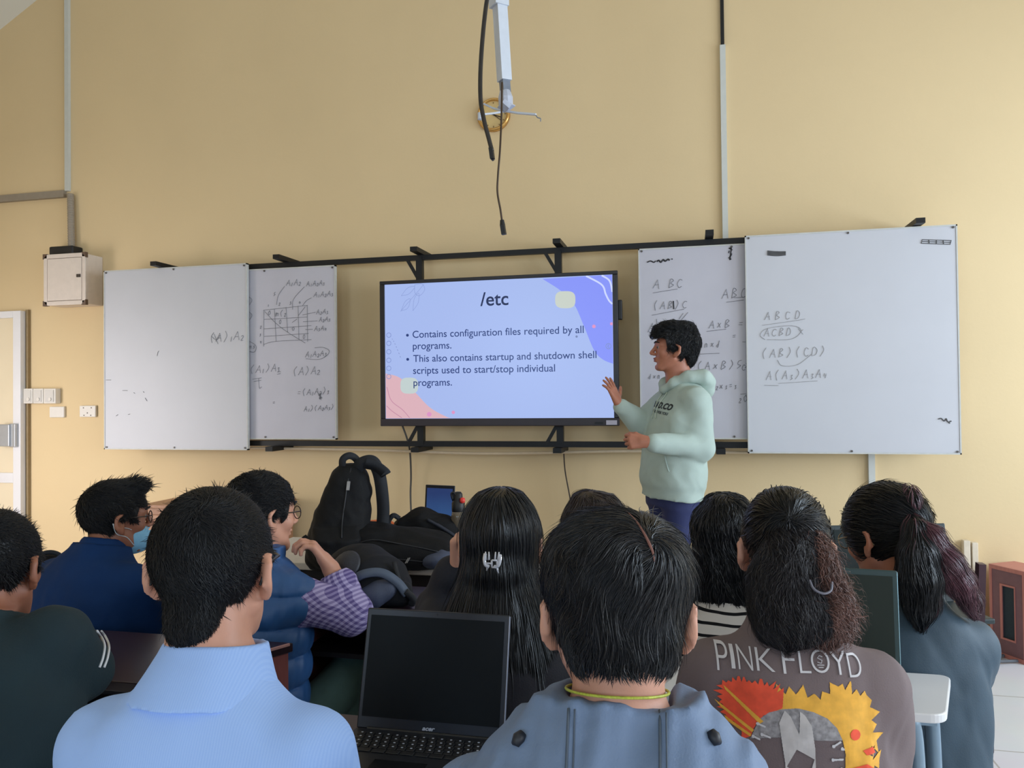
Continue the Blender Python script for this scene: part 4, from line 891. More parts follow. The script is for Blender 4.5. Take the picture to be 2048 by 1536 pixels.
P.hair(bc, mat('hair_glossy', (11, 14, 21), .33, var=.25, scale=60, rand=.25, spec=.45), 22000, .055, bflow, seg=11, wd=.0006, off=(.0005, .0035), cutf=cutline(P, SHORT_Y, BZ), keep=lambda q: (q[:, 1] > -.02) | (q[:, 2] > -.008), lock=(.5, 45), jit=.12, stray=.03)
P.hair(bc, M_HAIR, 1500, .034, lambda q: np.stack([q[:, 0]*1.0, np.full(len(q), -.1), np.full(len(q), -1.0)], 1), seg=8, wd=.0011, off=(-.001, .0015), keep=lambda q: ((q[:, 2] < -.02) & (q[:, 2] > -.036) & (q[:, 1] < -.03)), base=False, lock=(.55, 55), jit=.1, name='nape_hair', curl=(.002, .7))
cc = np.array((0, -.014, .035)); pl = np.array([P.hpt(*(cc+(np.array(q)-cc)*1.35)) for q in ((.010, -.05, .118), (.016, -.062, .108), (.022, -.073, .098), (.028, -.083, .086), (.033, -.09, .075), (.035, -.095, .066))]); ud = P.hpt(*cc)-pl; ud /= np.linalg.norm(ud, axis=1)[:, None]
for _ in range(60): v, G = P.HF.sample(pl); pl = pl+ud*np.clip(v-.0022, -.02, .02)[:, None]*.8
MB().tube(smoothpath(pl, 5), np.interp(np.linspace(0, 1, 26), (0, .7, 1), (.2, 1, .4)), flat=(.0034, .0012), up=-P.R[:, 1]+P.R[:, 2]).build('scalp_parting', mat('scalp', (118, 78, 68), .7), P.root, True)

# --- man in dark green at the left edge
e1 = at(205, 1345, 1.42)
P = Person('man in dark green pullover leaning forward at the left edge', at(-12, 1142, 1.62), hy=20, hp=-6, by=14, lean=20, w=1.24, nb=(.0, -.07, -.095), skin=M_SKIN_D, arms={'e1': at(158, 1342, 1.60), 'w1': at(140, 1335, 1.80)}, sh=[at(-170, 1290, 1.54), at(104, 1288, 1.52)])
M_GR = mat('knit_dark_green', (10, 36, 44), .85, var=.1, scale=12, bump=.4, bscale=300)
sh = P.shirt('pullover', M_GR, grow=.02, fold=.006, fs=20, arm=(.078, .062, .05))
P.trousers(mat('trouser_black', (28, 28, 32), .8))
F = Field(P.NB-.14, P.NB+.14, .004); F.loft([(-.03, -.01, .085, .08), (.0, -.006, .072, .07), (.025, -.002, .064, .064)], P.NB, eul(-4, -18), n=2.1); F.loft([(-.06, .0, .05, .05), (.05, .006, .058, .058)], P.NB, eul(-4, -18), mode='s', k=.005); F.obj('collar', mat('rib_dark_green', (10, 32, 40), .9, bump=.4, bscale=200), sh, 1)
M_WS = mat('stripe_white', (206, 208, 212), .7)
d = P.wr[1]-P.el[1]
w = MB()
for dx in (0, 9):
    w.tube(cast(P.SF, spl([(194+dx, 1262), (203+dx, 1275), (209+dx, 1292), (206+dx, 1315), (199+dx, 1335)], 6), 1.25), .0028, 6)
w.build('sleeve_stripe', M_WS, sh, True)
P.hair(lambda F: cranium(P, F, .004, top=.005), M_HAIRS, 13000, .016, whorl(.0, -.06), seg=5, wd=.0008, off=(.0003, .004), keep=lambda q: np.where(q[:, 2] < -.02, .4, 1)*(q[:, 2] > -.06), cutf=cutline(P, SHORT_Y, (-.045, -.05, -.035, .024, .03, .0, .0, .05, .062)), jit=.35, stray=.08)

# --- girl with the printed brown sweatshirt
P = Person('girl in washed brown sweatshirt with printed lettering on its back, bushy half-tied hair', at(1570, 1104, 1.5), hy=0, hp=-6, by=5, lean=7, w=.86, sex='m', nb=(-.002, -.035, -.145), skin=M_SKIN_L, s=.95)
M_PF = mat('sweatshirt_brown', (112, 98, 99), .85, var=.06, scale=6, bump=.25, bscale=350)
sh = P.shirt('sweatshirt', M_PF, grow=.02, fold=.008, fs=17, arm=(.078, .07, .055))
P.trousers(mat('trouser_navy', (36, 42, 62), .8))
AN = at(1570, 1316, 1.40); Rp = P.T; o = P.NB+Rp[:, 1]*(-.24)+Rp[:, 2]*((AN-P.NB)@Rp[:, 2])+Rp[:, 0]*((AN-P.NB)@Rp[:, 0])
def art(px, py): return np.array(((px-1570)*1.395/1540, -(py-1316)*1.395/1540))
M_PW = mat('print_white', (206, 203, 206), .7)
for ch, x0, x1, y0, y1 in (('P', 1434, 1456, 1290, 1338), ('I', 1461, 1468, 1293, 1332), ('N', 1474, 1500, 1292, 1332), ('K', 1507, 1540, 1292, 1331), ('F', 1555, 1578, 1287, 1333), ('L', 1586, 1607, 1293, 1331), ('O', 1609, 1644, 1290, 1330), ('Y', 1646, 1678, 1294, 1333), ('D', 1680, 1707, 1298, 1338)):
    V, Fc = refine(*text_mesh(ch, 1.0, -.012), .12); mn, mx = V.min(0), V.max(0); a, b = art(x0, y1), art(x1, y0)
    V2 = a+(V[:, :2]-mn[:2])/np.maximum(mx[:2]-mn[:2], 1e-6)*(b-a); MB().add(P.project(V2, o, Rp, off=.003), Fc).build('printed_letter', M_PW, sh)
w = MB()
for L in ([(1632, 1303), (1626, 1301), (1622, 1305), (1630, 1309), (1628, 1314), (1621, 1312)], [(1620, 1317), (1633, 1317)], [(1622, 1321), (1631, 1321)]): w.tube(P.project(np.array([art(*a) for a in L]), o, Rp, off=.002), .0008, 5)
w.build('printed_emblem', M_PW, sh)
def inpoly(X, Y, poly):
    r = np.zeros(X.shape, bool); n = len(poly)
    for i in range(n):
        (x1, y1), (x2, y2) = poly[i], poly[(i+1) % n]; c = (y1 > Y) != (y2 > Y); r ^= c & (X < (x2-x1)*(Y-y1)/(y2-y1+1e-9)+x1)
    return r
q8 = lambda pts: [(1340+x/2.893, 1200+y/2.893) for x, y in pts]
def raster(name, polys, m, holes=(), off=.0016, st_=.75):
    xs = np.arange(1425, 1742, st_); ys = np.arange(1345, 1580, st_); X, Y = np.meshgrid((xs[:-1]+xs[1:])/2, (ys[:-1]+ys[1:])/2); M = np.zeros(X.shape, bool)
    for p in polys: M |= inpoly(X, Y, p)
    for p in holes: M &= ~inpoly(X, Y, p)
    gx, gy = np.meshgrid(xs, ys); used = np.zeros(gx.shape, bool); I, J = np.nonzero(M)
    for a in (0, 1):
        for b in (0, 1): used[I+a, J+b] = True
    idx = np.full(gx.shape, -1); idx[used] = np.arange(used.sum()); V2 = np.stack([(gx[used]-1570)*1.395/1540, -(gy[used]-1316)*1.395/1540], 1)
    mesh(name, P.project(V2, o, Rp, off=off), np.stack([idx[I, J], idx[I+1, J], idx[I+1, J+1], idx[I, J+1]], 1), m, sh)
def spiky(pts, amp, n, seed):
    r = random.Random(seed); out = []
    for (a, b), (c, e) in zip(pts, pts[1:]):
        for k in range(n): t = k/n; u = amp*(1 if k % 2 else -.3)*r.uniform(.25, 1.7); L = math.hypot(c-a, e-b)+1e-6; out.append((a+(c-a)*t+(e-b)/L*u, b+(e-b)*t-(c-a)/L*u))
    return out
inner = q8([(430, 740), (445, 690), (480, 630), (530, 590), (600, 565), (680, 555), (760, 570), (830, 600), (880, 650), (905, 710), (918, 780), (915, 860), (895, 930), (860, 990), (860, 1010), (430, 1010)])
red = spiky(q8([(430, 735), (300, 640), (285, 560), (290, 470), (370, 440), (450, 440), (545, 445), (600, 490)]), 9, 6, 2)+q8([(600, 560), (500, 610)])
yel = spiky(q8([(500, 560), (560, 500), (680, 470), (800, 500), (910, 440), (985, 470), (1080, 490), (1090, 620), (1115, 740), (1040, 780), (1130, 850), (1050, 880), (1130, 960), (1060, 1010)]), 12, 4, 5)+q8([(850, 1010)])
raster('printed_burst', [yel], mat('print_yellow', (232, 172, 62), .75, var=.12, scale=60), [inner, red], .0012)
raster('printed_burst', [red], mat('print_red', (236, 84, 54), .75, var=.12, scale=60), [inner], .0016)
raster('printed_arch', [q8([(430, 740), (480, 630), (530, 590), (600, 565), (680, 555), (760, 570), (830, 600), (880, 650), (905, 710), (760, 715), (590, 715)])], mat('print_grey', (150, 146, 148), .8, var=.35, scale=120), (), .001)
raster('printed_blade', [q8([(600, 1010), (605, 860), (580, 640), (610, 570), (640, 600), (680, 690), (690, 570), (715, 590), (745, 640), (760, 760), (760, 1010)])], mat('print_offwhite', (200, 194, 192), .8, var=.1, scale=50), [q8([(665, 770), (755, 815), (712, 950), (612, 862)])], .0022)
raster('printed_patch', [q8([(980+30*math.cos(a), 685+28*math.sin(a)) for a in np.linspace(0, 6.28, 18)]), q8([(935, 860), (1040, 840), (1100, 880), (1060, 930), (930, 920)]), q8([(1020, 770), (1080, 755), (1095, 790), (1040, 795)]), q8([(940, 940), (1030, 935), (1060, 1000), (920, 1000)])], mat('print_red', (0, 0, 0)), (), .0022)
w = []
for x, y, x2, y2 in ((445, 725, 480, 738), (470, 655, 510, 668), (490, 710, 535, 722), (855, 740, 895, 715), (900, 752, 912, 756), (850, 812, 905, 808), (895, 860, 915, 862), (810, 940, 850, 965), (875, 930, 900, 940), (400, 792, 462, 792)):
    L = math.hypot(x2-x, y2-y)+1e-6; nx, ny = -(y2-y)/L*5, (x2-x)/L*5; w += [q8([(x+nx, y+ny), (x2+nx, y2+ny), (x2-nx, y2-ny), (x-nx, y-ny)]), q8([(x+9*math.cos(a), y+9*math.sin(a)) for a in np.linspace(0, 6.28, 10)])]
raster('printed_pins', w, M_PW, (), .0026)
raster('printed_ray', [q8([(300, 475), (500, 640), (480, 655), (310, 500)]), q8([(250, 560), (450, 690), (440, 705), (285, 600)]), q8([(300, 640), (435, 715), (430, 730), (310, 665)])], mat('print_yellow', (0, 0, 0)), (), .0022)
def pullup(q): t = np.array((.0, -.085, .062))-q; return t
P.hair(lambda F: cranium(P, F, .007, top=.006), M_HAIR, 4500, .085, pullup, seg=9, wd=.0013, off=(.001, .0025), cutf=cutline(P, (-.13, -.075, -.04, -.028, .016, .024, .042, .058, .1), (-.05, -.055, -.04, .022, .026, -.005, .01, .052, .064)), lock=(.2, 50), jit=.06)
def mass(F):
    for c, r in (((0, -.092, .03), (.046, .03, .036)), ((-.008, -.108, -.02), (.058, .04, .06)), ((-.008, -.118, -.08), (.066, .046, .062)), ((-.002, -.12, -.115), (.06, .042, .05))): F.ell(P.hpt(*c), r, P.R, .03)
    F.disp(lambda X: .006*wob(X, 45, 3))
curlf = lambda q: np.stack([q[:, 0]*2+.2*np.sin(q[:, 2]*40), np.full(len(q), -.05), np.full(len(q), -1.0)], 1)
P.hair(mass, mat('hair_dark_brown', (26, 23, 28), .42, var=.3, scale=30, rand=.45, spec=.5), 9000, .075, curlf, seg=12, wd=.0007, off=(0, .005), name='ponytail', lo=(.17, .26, .27), hi=(.17, .1, .14), curl=(.0032, 2.0), lock=(.7, 38), jit=.15, stray=.06)
def massr(F):
    for c, r in (((.046, -.098, .015), (.018, .026, .036)), ((.056, -.102, -.04), (.024, .03, .045)), ((.068, -.105, -.085), (.034, .032, .042)), ((.055, -.11, -.12), (.036, .028, .034))): F.ell(P.hpt(*c), r, P.R, .03)
P.hair(massr, mat('hair_chestnut', (104, 74, 66), .45, var=.3, scale=30, rand=.5, spec=.4), 5000, .06, lambda q: np.stack([.25+.2*np.sin(q[:, 2]*50), np.full(len(q), -.05), np.full(len(q), -1.0)], 1), seg=12, wd=.0008, off=(0, .009), name='loose_curls', base=False, lo=(.1, .26, .27), hi=(.2, .1, .14), curl=(.005, 2.0), lock=(.6, 45), jit=.3, stray=.15)
MB().tube(P.project(np.zeros((0, 2)), o, Rp) if False else smoothpath([P.hpt(.024, -.158, -.035), P.hpt(.03, -.167, -.05), P.hpt(.046, -.168, -.057), P.hpt(.06, -.16, -.052), P.hpt(.064, -.15, -.038)], 6), .0022, 8).build('hair_band', mat('band_grey', (112, 112, 124), .35), P.root, True)

# --- girl with the clear claw clip
P = Person('girl with very long straight black hair held by a clear claw clip', at(1003, 1092, 1.86), hy=6, hp=-4, by=4, lean=10, w=1.0, s=1.06, sex='f', skin=M_SKIN_L, arms={'e0': at(886, 1215, 2.1), 'w0': at(917, 1145, 2.04)}, hands=({'d': (0.1, -.15, 1), 'n': (1, -.3, 0), 'side': 1, 'curl': (1.2, 1.25, 1.3, 1.35)}, ''))
P.shirt('jacket', mat('jacket_navy', (20, 21, 32), .8, bump=.3, bscale=300), grow=.026, fold=.006, fs=20, arm=(.072, .066, .056), sleeve=(.9, 1)); P.trousers(mat('trouser_black', (28, 28, 32), .8))
LONG = [(.115, -.012, .035, .05), (.09, -.016, .06, .075), (.06, -.02, .074, .09), (.0, -.03, .084, .088), (-.06, -.05, .092, .08), (-.12, -.085, .11, .07), (-.2, -.12, .138, .058), (-.3, -.15, .155, .05), (-.40, -.165, .15, .04), (-.46, -.17, .13, .03)]
def longh(F): cranium(P, F, .012, top=.004); F.loft(LONG, P.H, P.B, n=2.2, k=.03); F.ell(P.hpt(0, -.098, -.045), (.05, .028, .03), P.R, .03, 'u')
facecut = lambda C: C.cut(lambda X, Y, Z: np.minimum((P.B[0, 1]*(X-P.H[0])+P.B[1, 1]*(Y-P.H[1]))-.03, .05-(Z-P.H[2]))*.9)
P.hair(longh, M_HAIR, 6000, .16, dn(.6), seg=12, wd=.0013, off=(.0005, .003), cutf=facecut, lo=(.22, .32, .56), hi=(.2, .16, .17), lock=(.12, 40), jit=.05, stray=.06)
M_CLR = mat('clear_plastic', (214, 216, 226), .12, var=.05, trans=.35)
C0 = at(985, 1122, 1.695); w = MB(); X0, Z0 = P.B[:, 0], np.array((0, 0, 1.0)); Yb = -P.B[:, 1]
cl = lambda x, z, y=0: C0+.85*(X0*x+Z0*z)+Yb*y
w.tube(smoothpath([cl(-.019, .018), cl(-.02, .006, .006), cl(-.017, -.008, .008), cl(-.008, -.014, .006)], 6), .004, 8); w.tube(smoothpath([cl(.02, .016), cl(.021, .004, .006), cl(.016, -.010, .008), cl(.006, -.013, .006)], 6), .004, 8)
for x in (-.016, -.008, .008, .016): w.tube([cl(x, .004, .006), cl(x*1.1, .024, .002)], [.0028, .0015], 6)
for a, b in (((0, .004), (.014, .004)), ((.014, .004), (.014, -.014)), ((.014, -.014), (0, -.014)), ((0, -.014), (0, .004)), ((-.016, -.004), (0, -.004))): w.tube([cl(*a, .009), cl(*b, .009)], .0022, 6)
w.tube([cl(.012, -.013, .006), cl(.016, -.03, .004)], [.0028, .0015], 6); w.tube([cl(-.012, -.012, .006), cl(-.015, -.024, .004)], [.0028, .0015], 6)
w.build('claw_clip', M_CLR, P.root, True)

# --- girl with the ponytail on the right
P = Person('girl in slate grey jacket at right looking down sideways, plum tinted ponytail', at(1772, 1076, 2.08), hy=38, hp=-16, by=12, lean=10, w=.88, sex='f', skin=M_SKIN, nb=(.035, -.045, -.155), s=1.07, arms={'e1': at(1930, 1345, 2.06), 'w1': at(1885, 1390, 2.2)})
M_SJ = mat('jacket_slate', (46, 68, 84), .65, var=.06, scale=8, bump=.25, bscale=300)
sh = P.shirt('jacket', M_SJ, grow=.02, fold=.008, fs=18, arm=(.07, .062, .052), hem=-.66); P.trousers(mat('trouser_black', (28, 28, 32), .8))
P.hair(lambda F: cranium(P, F, .013, top=.006), M_HAIR, 4500, .09, lambda q: np.array((.0, -.11, .015))-q, seg=10, wd=.0013, off=(.001, .003), cutf=cutline(P, (-.13, -.075, -.04, -.028, .016, .024, .042, .058, .1), (-.05, -.055, -.045, -.03, -.03, -.02, .0, .035, .05)), lock=(.2, 40), jit=.07, stray=.08)
def tail(F): F.chain([at(1822, 1038, 1.985), at(1832, 1062, 1.95), at(1836, 1110, 1.92), at(1838, 1160, 1.91), at(1842, 1205, 1.91), at(1838, 1252, 1.92)], [.022, .03, .043, .046, .038, .012], .02)
dnw = lambda v: (lambda q: np.tile(np.array(v, float)@P.R, (len(q), 1)))
P.hair(tail, M_HAIR, 3000, .13, dnw((.05, 0, -1)), seg=11, wd=.0013, off=(0, .003), name='ponytail', lo=(.15, .3, .35), hi=(.3, .15, .15), lock=(.2, 30), jit=.07, curl=(.002, .8), stray=.1)
def tailp(F): F.chain([at(1832, 1042, 1.96), at(1862, 1075, 1.93), at(1893, 1125, 1.92), at(1918, 1165, 1.93), at(1940, 1200, 1.94), at(1946, 1228, 1.95)], [.016, .026, .03, .027, .018, .006], .02)
P.hair(tail, M_HAIRP, 420, .12, dnw((.1, 0, -1)), seg=11, wd=.0013, off=(.001, .003), name='plum_strands', lo=(.15, .3, .35), hi=(.3, .15, .15), lock=(.2, 30), jit=.07, keep=lambda q: q[:, 0] > np.median(q[:, 0]), base=False)
P.hair(tailp, M_HAIRP, 3600, .12, dnw((.5, 0, -1)), seg=11, wd=.0012, off=(0, .004), name='plum_strands', lo=(.15, .3, .35), hi=(.3, .15, .15), lock=(.4, 30), jit=.12, stray=.2, base=False)
def crownp(F): F.ell(at(1818, 1005, 2.03), (.03, .06, .05), None, .01)
P.hair(crownp, M_HAIRP, 500, .06, dnw((.05, 0, -1)), seg=8, wd=.0012, off=(0, .002), name='plum_strands', lo=(.15, .3, .35), hi=(.3, .15, .15), lock=(.15, 30), jit=.06, base=False)
MB().tube([at(1822, 1038, 1.985)+np.array((.024*math.cos(a), .018*math.sin(a), .020*math.sin(a+.5))) for a in np.linspace(0, 6.3, 20)], .005, 8).build('hair_tie', mat('tie_black', (20, 22, 26), .7), P.root, True)
specs(P, mat('frame_gold', (150, 130, 100), .3, .7), lens=False)

# --- girl in the striped top
P = Person('girl in black and white striped top, long wavy black hair, beside the presenter', at(1452, 1082, 2.25), hy=-4, by=0, lean=8, w=1.05, sex='f', skin=M_SKIN)
P.shirt('striped_top', mixmat('stripe_top', (212, 206, 200), (24, 24, 28), 'stripe', .85, 36, 2, .74), grow=.014, fold=.005, fs=20); P.trousers(mat('trouser_black', (28, 28, 32), .8))
WAVY = [(-.24, -.085, .03, .02), (.115, -.012, .04, .055), (.09, -.016, .065, .08), (.06, -.02, .08, .095), (.0, -.03, .088, .09), (-.06, -.045, .094, .08), (-.13, -.06, .09, .066), (-.19, -.075, .06, .04)]
def wav(F): cranium(P, F, .016, top=.006); F.loft(WAVY, P.H, P.B, n=2.2, k=.03); F.disp(lambda X: .005*wob(X, 40, 3))
facecut = lambda C: C.cut(lambda X, Y, Z: np.minimum((P.B[0, 1]*(X-P.H[0])+P.B[1, 1]*(Y-P.H[1]))-.03, .05-(Z-P.H[2]))*.9)
P.hair(wav, M_HAIR, 4000, .12, dn(.5), seg=12, wd=.0014, off=(.0005, .005), cutf=facecut, lo=(.2, .24, .36), hi=(.2, .16, .17), lock=(.4, 40), jit=.12, curl=(.004, 1.5), stray=.1)

# --- girl hidden behind the boy
P = Person('dark haired girl mostly hidden behind the boy in the grey jacket', at(1188, 1074, 2.3), hy=3, by=2, lean=10, sex='f', skin=M_SKIN)
P.shirt('top', mat('top_charcoal', (30, 30, 36), .85), grow=.014); P.trousers(mat('trouser_black', (28, 28, 32), .8))
def wav(F): cranium(P, F, .013, top=.006); F.ell(P.hpt(-.02, -.03, .10), (.045, .05, .04), P.R, .02); F.ell(P.hpt(.055, -.02, .085), (.03, .05, .036), P.R, .015); F.loft(WAVY, P.H, P.B, n=2.2, k=.03)
facecut = lambda C: C.cut(lambda X, Y, Z: np.minimum((P.B[0, 1]*(X-P.H[0])+P.B[1, 1]*(Y-P.H[1]))-.03, .05-(Z-P.H[2]))*.9)
P.hair(wav, M_HAIRB, 3500, .12, dn(.8), seg=11, wd=.0013, off=(.0005, .004), cutf=facecut, lo=(.2, .24, .36), hi=(.2, .16, .17), lock=(.3, 40), jit=.1, stray=.1)

# --- man with glasses and a face mask
P = Person('man in dark blue shirt wearing glasses and a pale blue face mask', at(232, 1040, 2.62), hy=-34, hp=-2, by=-8, lean=13, skin=M_SKIN_D, w=1.0, nb=(-.01, -.045, -.105), s=1.0)
M_DB = mat('shirt_dark_blue', (5, 44, 90), .8, spec=.25, var=.08, scale=10, bump=.25, bscale=300)
sh = P.shirt('shirt', M_DB, grow=.02, fold=.006, fs=20, arm=(.078, .064, .05)); P.trousers(mat('trouser_black', (28, 28, 32), .8))
F = Field(P.NB-.16, P.NB+.16, .0045); F.loft([(-.045, -.01, .1, .09), (-.01, -.006, .084, .08), (.04, .0, .07, .072), (.05, .002, .064, .066)], P.NB, eul(-8, -14), n=2.1); F.loft([(-.06, .0, .05, .05), (.07, .006, .058, .06)], P.NB, eul(-8, -14), mode='s', k=.006); F.obj('collar', M_DB, sh, 1)
def mh(F): cranium(P, F, .006, top=.010); F.ell(P.hpt(0, .05, .108), (.05, .05, .028), P.R, .02)
P.hair(mh, M_HAIRS, 6500, .028, lambda q: whorl(0, -.06)(q)+np.array((0, .5, 0))*(q[:, 2:3] > .06), seg=6, wd=.0013, off=(.001, .006), cutf=cutline(P), keep=lambda q: (q[:, 2] > -.062) & ((q[:, 1] < .02) | (q[:, 2] > .045)), jit=.3, stray=.06)
P.hair(mh, M_HAIRS, 260, .035, lambda q: np.tile(np.array((0, .6, .2)), (len(q), 1)), seg=6, wd=.0016, off=(.002, .022), keep=lambda q: ((q[:, 2] > .1) & (q[:, 1] > .035)), base=False, jit=.5, name='quiff')
specs(P, mat('frame_brown', (52, 40, 34), .3))
F = Field(P.H-.16, P.H+.17, .0035); p = P.hpt; F.ell(p(0, .052, -.055), np.array((.062, .076, .066)), P.R, .004); F.ell(p(0, .055, -.05), np.array((.0555, .0725, .062)), P.R, .003, 's')
F.cut(lambda X, Y, Z: .035-((X-P.H[0])*P.R[0, 1]+(Y-P.H[1])*P.R[1, 1]+(Z-P.H[2])*P.R[2, 1])); mk = F.obj('face_mask', mat('mask_blue', (128, 182, 212), .8, bump=.2), P.root, 1)
for q in (-1, 1):
    for z in (-.035, -.085): MB().tube(smoothpath([p(q*.055, .045, z), p(q*.072, .015, z*.6), p(q*.082, -.02, -.012 if z > -.05 else -.035), p(q*.086, -.034, .0)], 5), .0014, 5).build('ear_loop', mat('mask_loop', (196, 206, 210), .7), mk, True)

# --- man in the quilted vest
eR, wR = at(704, 1226, 2.43), at(663, 1140, 2.46)
P = Person('man in blue quilted vest over a checked shirt, glasses, elbow on the desk', at(524, 1032, 2.49), hy=-30, hp=-3, by=-14, lean=4, skin=M_SKIN_L, w=1.0, nb=(0, -.04, -.115), s=1.06, arms={'e1': eR, 'w1': wR}, hands=('', {'d': at(632, 1100, 2.46)-wR, 'n': (-.6, -.3, -.5), 'side': -1, 'curl': (.8, .9, .95, 1.0), 's': 1.0}))
M_CK = mixmat('check_shirt', (178, 168, 210), (38, 32, 74), 'check', .85, 70, 0, .5, rgb3=(104, 92, 150), rot=(0, .7, 0))
def sl(P, F): pass
sh = P.shirt('checked_shirt', M_CK, sleeve=(.55, .58), grow=.004, fold=.005, fs=24, arm=(.068, .062, .052))
M_VT = mat('vest_blue', (42, 86, 140), .5, var=.06, scale=9, bump=.1, bscale=120)
pts = [P.NB, P.pel]+P.sh; F = Field(np.min(pts, 0)-.26, np.max(pts, 0)+.26, .005)
F.loft([(a, b, c*.97, e) for a, b, c, e in P.lv if a > -.64], P.NB, P.T, grow=.03, k=.02)
for i in (0, 1): F.cap(P.sh[i], P.sh[i]+(P.el[i]-P.sh[i])*.08, .076, .072, .03)
F.loft([(-.02, -.012, .088, .082), (.02, -.006, .074, .074), (.032, -.003, .07, .07)], P.NB, P.T, k=.015)
F.disp(lambda X: -.015*np.abs(np.sin(np.pi*((X-P.NB)@P.T)[:, 2]/.095))**.45+.0025*wob(((X-P.NB)@P.T)*np.array((1.6, 1.6, 1.0)), 40, 3)+.010)
F.obj('quilted_vest', M_VT, P.root, 1)
P.trousers(mat('trouser_teal', (96, 128, 124), .85, bump=.2))
d = P.wr[1]-P.el[1]; c = P.el[1]+d*.56; G = Field(c-.14, c+.14, .004); u = d/np.linalg.norm(d); G.cap(c-u*.03, c+u*.012, .058, .060, .004); G.cap(c-u*.1, c+u*.1, .036, .040, .004, 's'); G.disp(lambda X: .003*wob(X, 50, 2)); G.obj('rolled_cuff', M_CK, sh, 1)
P.hair(lambda F: (cranium(P, F, .009, top=.006), F.disp(lambda X: .004*wob(X, 60, 3))), M_HAIRS, 6500, .035, whorl(.0, -.05, .9), seg=7, wd=.0013, off=(.001, .006), cutf=cutline(P, SHORT_Y, (-.06, -.068, -.05, .018, .022, -.02, .0, .045, .058)), keep=lambda q: (q[:, 2] > -.062) & ((q[:, 1] < .015) | (q[:, 2] > .045)), lock=(.6, 50), jit=.25, curl=(.003, .8))
specs(P, mat('frame_brown', (52, 40, 34), .3))
# --- the presenter
P = Person('young man in mint green hoodie presenting, one hand raised towards the display', at(1347, 701, 3.96), hy=96, hp=4, by=118, lean=-5, w=.95, s=.97, jaw=1.0, nb=(0, -.035, -.165), skin=M_SKIN, seated=False, group='presenter', headres=.004,
    arms={'e0': at(1404, 897, 3.80), 'w0': at(1300, 884, 3.68), 'e1': at(1283, 850, 4.06), 'w1': at(1240, 810, 3.98)},
    hands=({'d': (-1, -.1, .05), 'n': (.0, .9, -.25), 'side': -1, 'curl': (1.0, 1.15, 1.25, 1.3), 's': .93, 'thumb': (1.2, 1.0, .3)}, {'d': (-.42, .05, 1), 'n': (-.85, .45, -.3), 'side': -1, 'curl': (.1, .15, .22, .3), 'spread': .24, 's': .9, 'thumb': (.1, .1)}))
P.lips()
M_HD = mat('hoodie_mint', (172, 188, 180), .85, var=.04, scale=9, bump=.25, bscale=300)
LVH = [(.03, -.005, .064, .064), (0, -.01, .074, .07), (-.03, -.015, .112, .078), (-.06, -.018, .155, .09), (-.1, -.018, .178, .105), (-.18, -.01, .186, .122), (-.28, .0, .185, .132), (-.38, .005, .188, .138), (-.48, .008, .192, .145), (-.53, .006, .19, .145), (-.56, .004, .176, .132), (-.60, .004, .172, .130)]
sh = P.shirt('hoodie', M_HD, grow=.012, fold=.007, fs=20, arm=(.076, .066, .047), lv=LVH, res=.006, sleeve=(.93, .93), cuff=.045)
P.trousers(mat('trouser_royal', (40, 48, 92), .8, var=.06, bump=.2), shoe=(220, 220, 222))
h = lambda *a: P.NB+P.T@np.array(a)
F = Field(P.NB-.25, P.NB+.24, .005)
F.ell(h(0, -.105, .012), (.125, .07, .062), P.T@eul(0, 14), .02); F.ell(h(0, -.125, -.04), (.10, .05, .05), P.T, .03)
F.chain([h(-.11, -.07, .03), h(-.088, .0, .022), h(-.05, .062, -.012), h(-.008, .088, -.05)], [.04, .03, .024, .02], .02); F.chain([h(.11, -.07, .03), h(.088, .0, .022), h(.05, .062, -.012), h(.008, .088, -.05)], [.04, .03, .024, .02], .02)
F.ell(h(0, -.085, .075), (.088, .05, .048), P.T, .012, 's'); F.loft([(-.12, .0, .055, .058), (.12, -.02, .066, .07)], P.NB, P.T, mode='s', k=.01)
F.disp(lambda X: .0035*wob(X, 38, 4)); hd = F.obj('hood', M_HD, sh, 1)
for x in (-.018, .018):
    z = np.linspace(-.06, -.2, 16); X = P.project(np.stack([x+.006*np.sin(z*30), z], 1), P.NB+P.T[:, 1]*.26, P.T, off=.003, sg=-1); MB().tube(X, .0026, 6).build('drawstring', mat('cord_mint', (196, 208, 190), .8), sh, True)
a = P.project(np.array([(-.14+.0*t, -.33) for t in (0,)]), P.NB+P.T[:, 1]*.26, P.T, off=.002, sg=-1)
pk = [(-.115, -.335), (-.125, -.36), (-.14, -.40), (-.155, -.44), (-.162, -.455)]
for k in (1, -1): X = P.project(np.array([(k*x, z) for x, z in pk]), P.NB+P.T[:, 1]*.26, P.T, off=.001, sg=-1); MB().tube(smoothpath(X, 4), .003, 6).build('pocket_seam', M_HD, sh, True)
M_PB = mat('print_black', (24, 28, 30), .7)
def chest(name, txt, cx, cz, wd, rot, bold):
    V, Fc = refine(*text_mesh(txt, 1.0, bold, space=1.05), .15); k = wd/(V[:, 0].max()-V[:, 0].min()); x = (V[:, 0]-(V[:, 0].max()+V[:, 0].min())/2)*k; z = V[:, 1]*k; c, s_ = math.cos(rot), math.sin(rot)
    V2 = np.stack([-(cx+x*c-z*s_), cz+x*s_+z*c], 1); MB().add(P.project(V2, P.NB+P.T[:, 1]*.26, P.T, off=.0022, sg=-1), Fc).build(name, M_PB, sh)
chest('printed_lettering', 'LIAD.CO', .035, -.145, .165, -.1, .04); chest('printed_lettering', 'NOON FOR YOU', .032, -.172, .15, -.1, .03); chest('printed_lettering', 'IN', -.03, -.185, .018, -.1, .03)
P0 = at(1352, 1066, 3.82); F2 = None
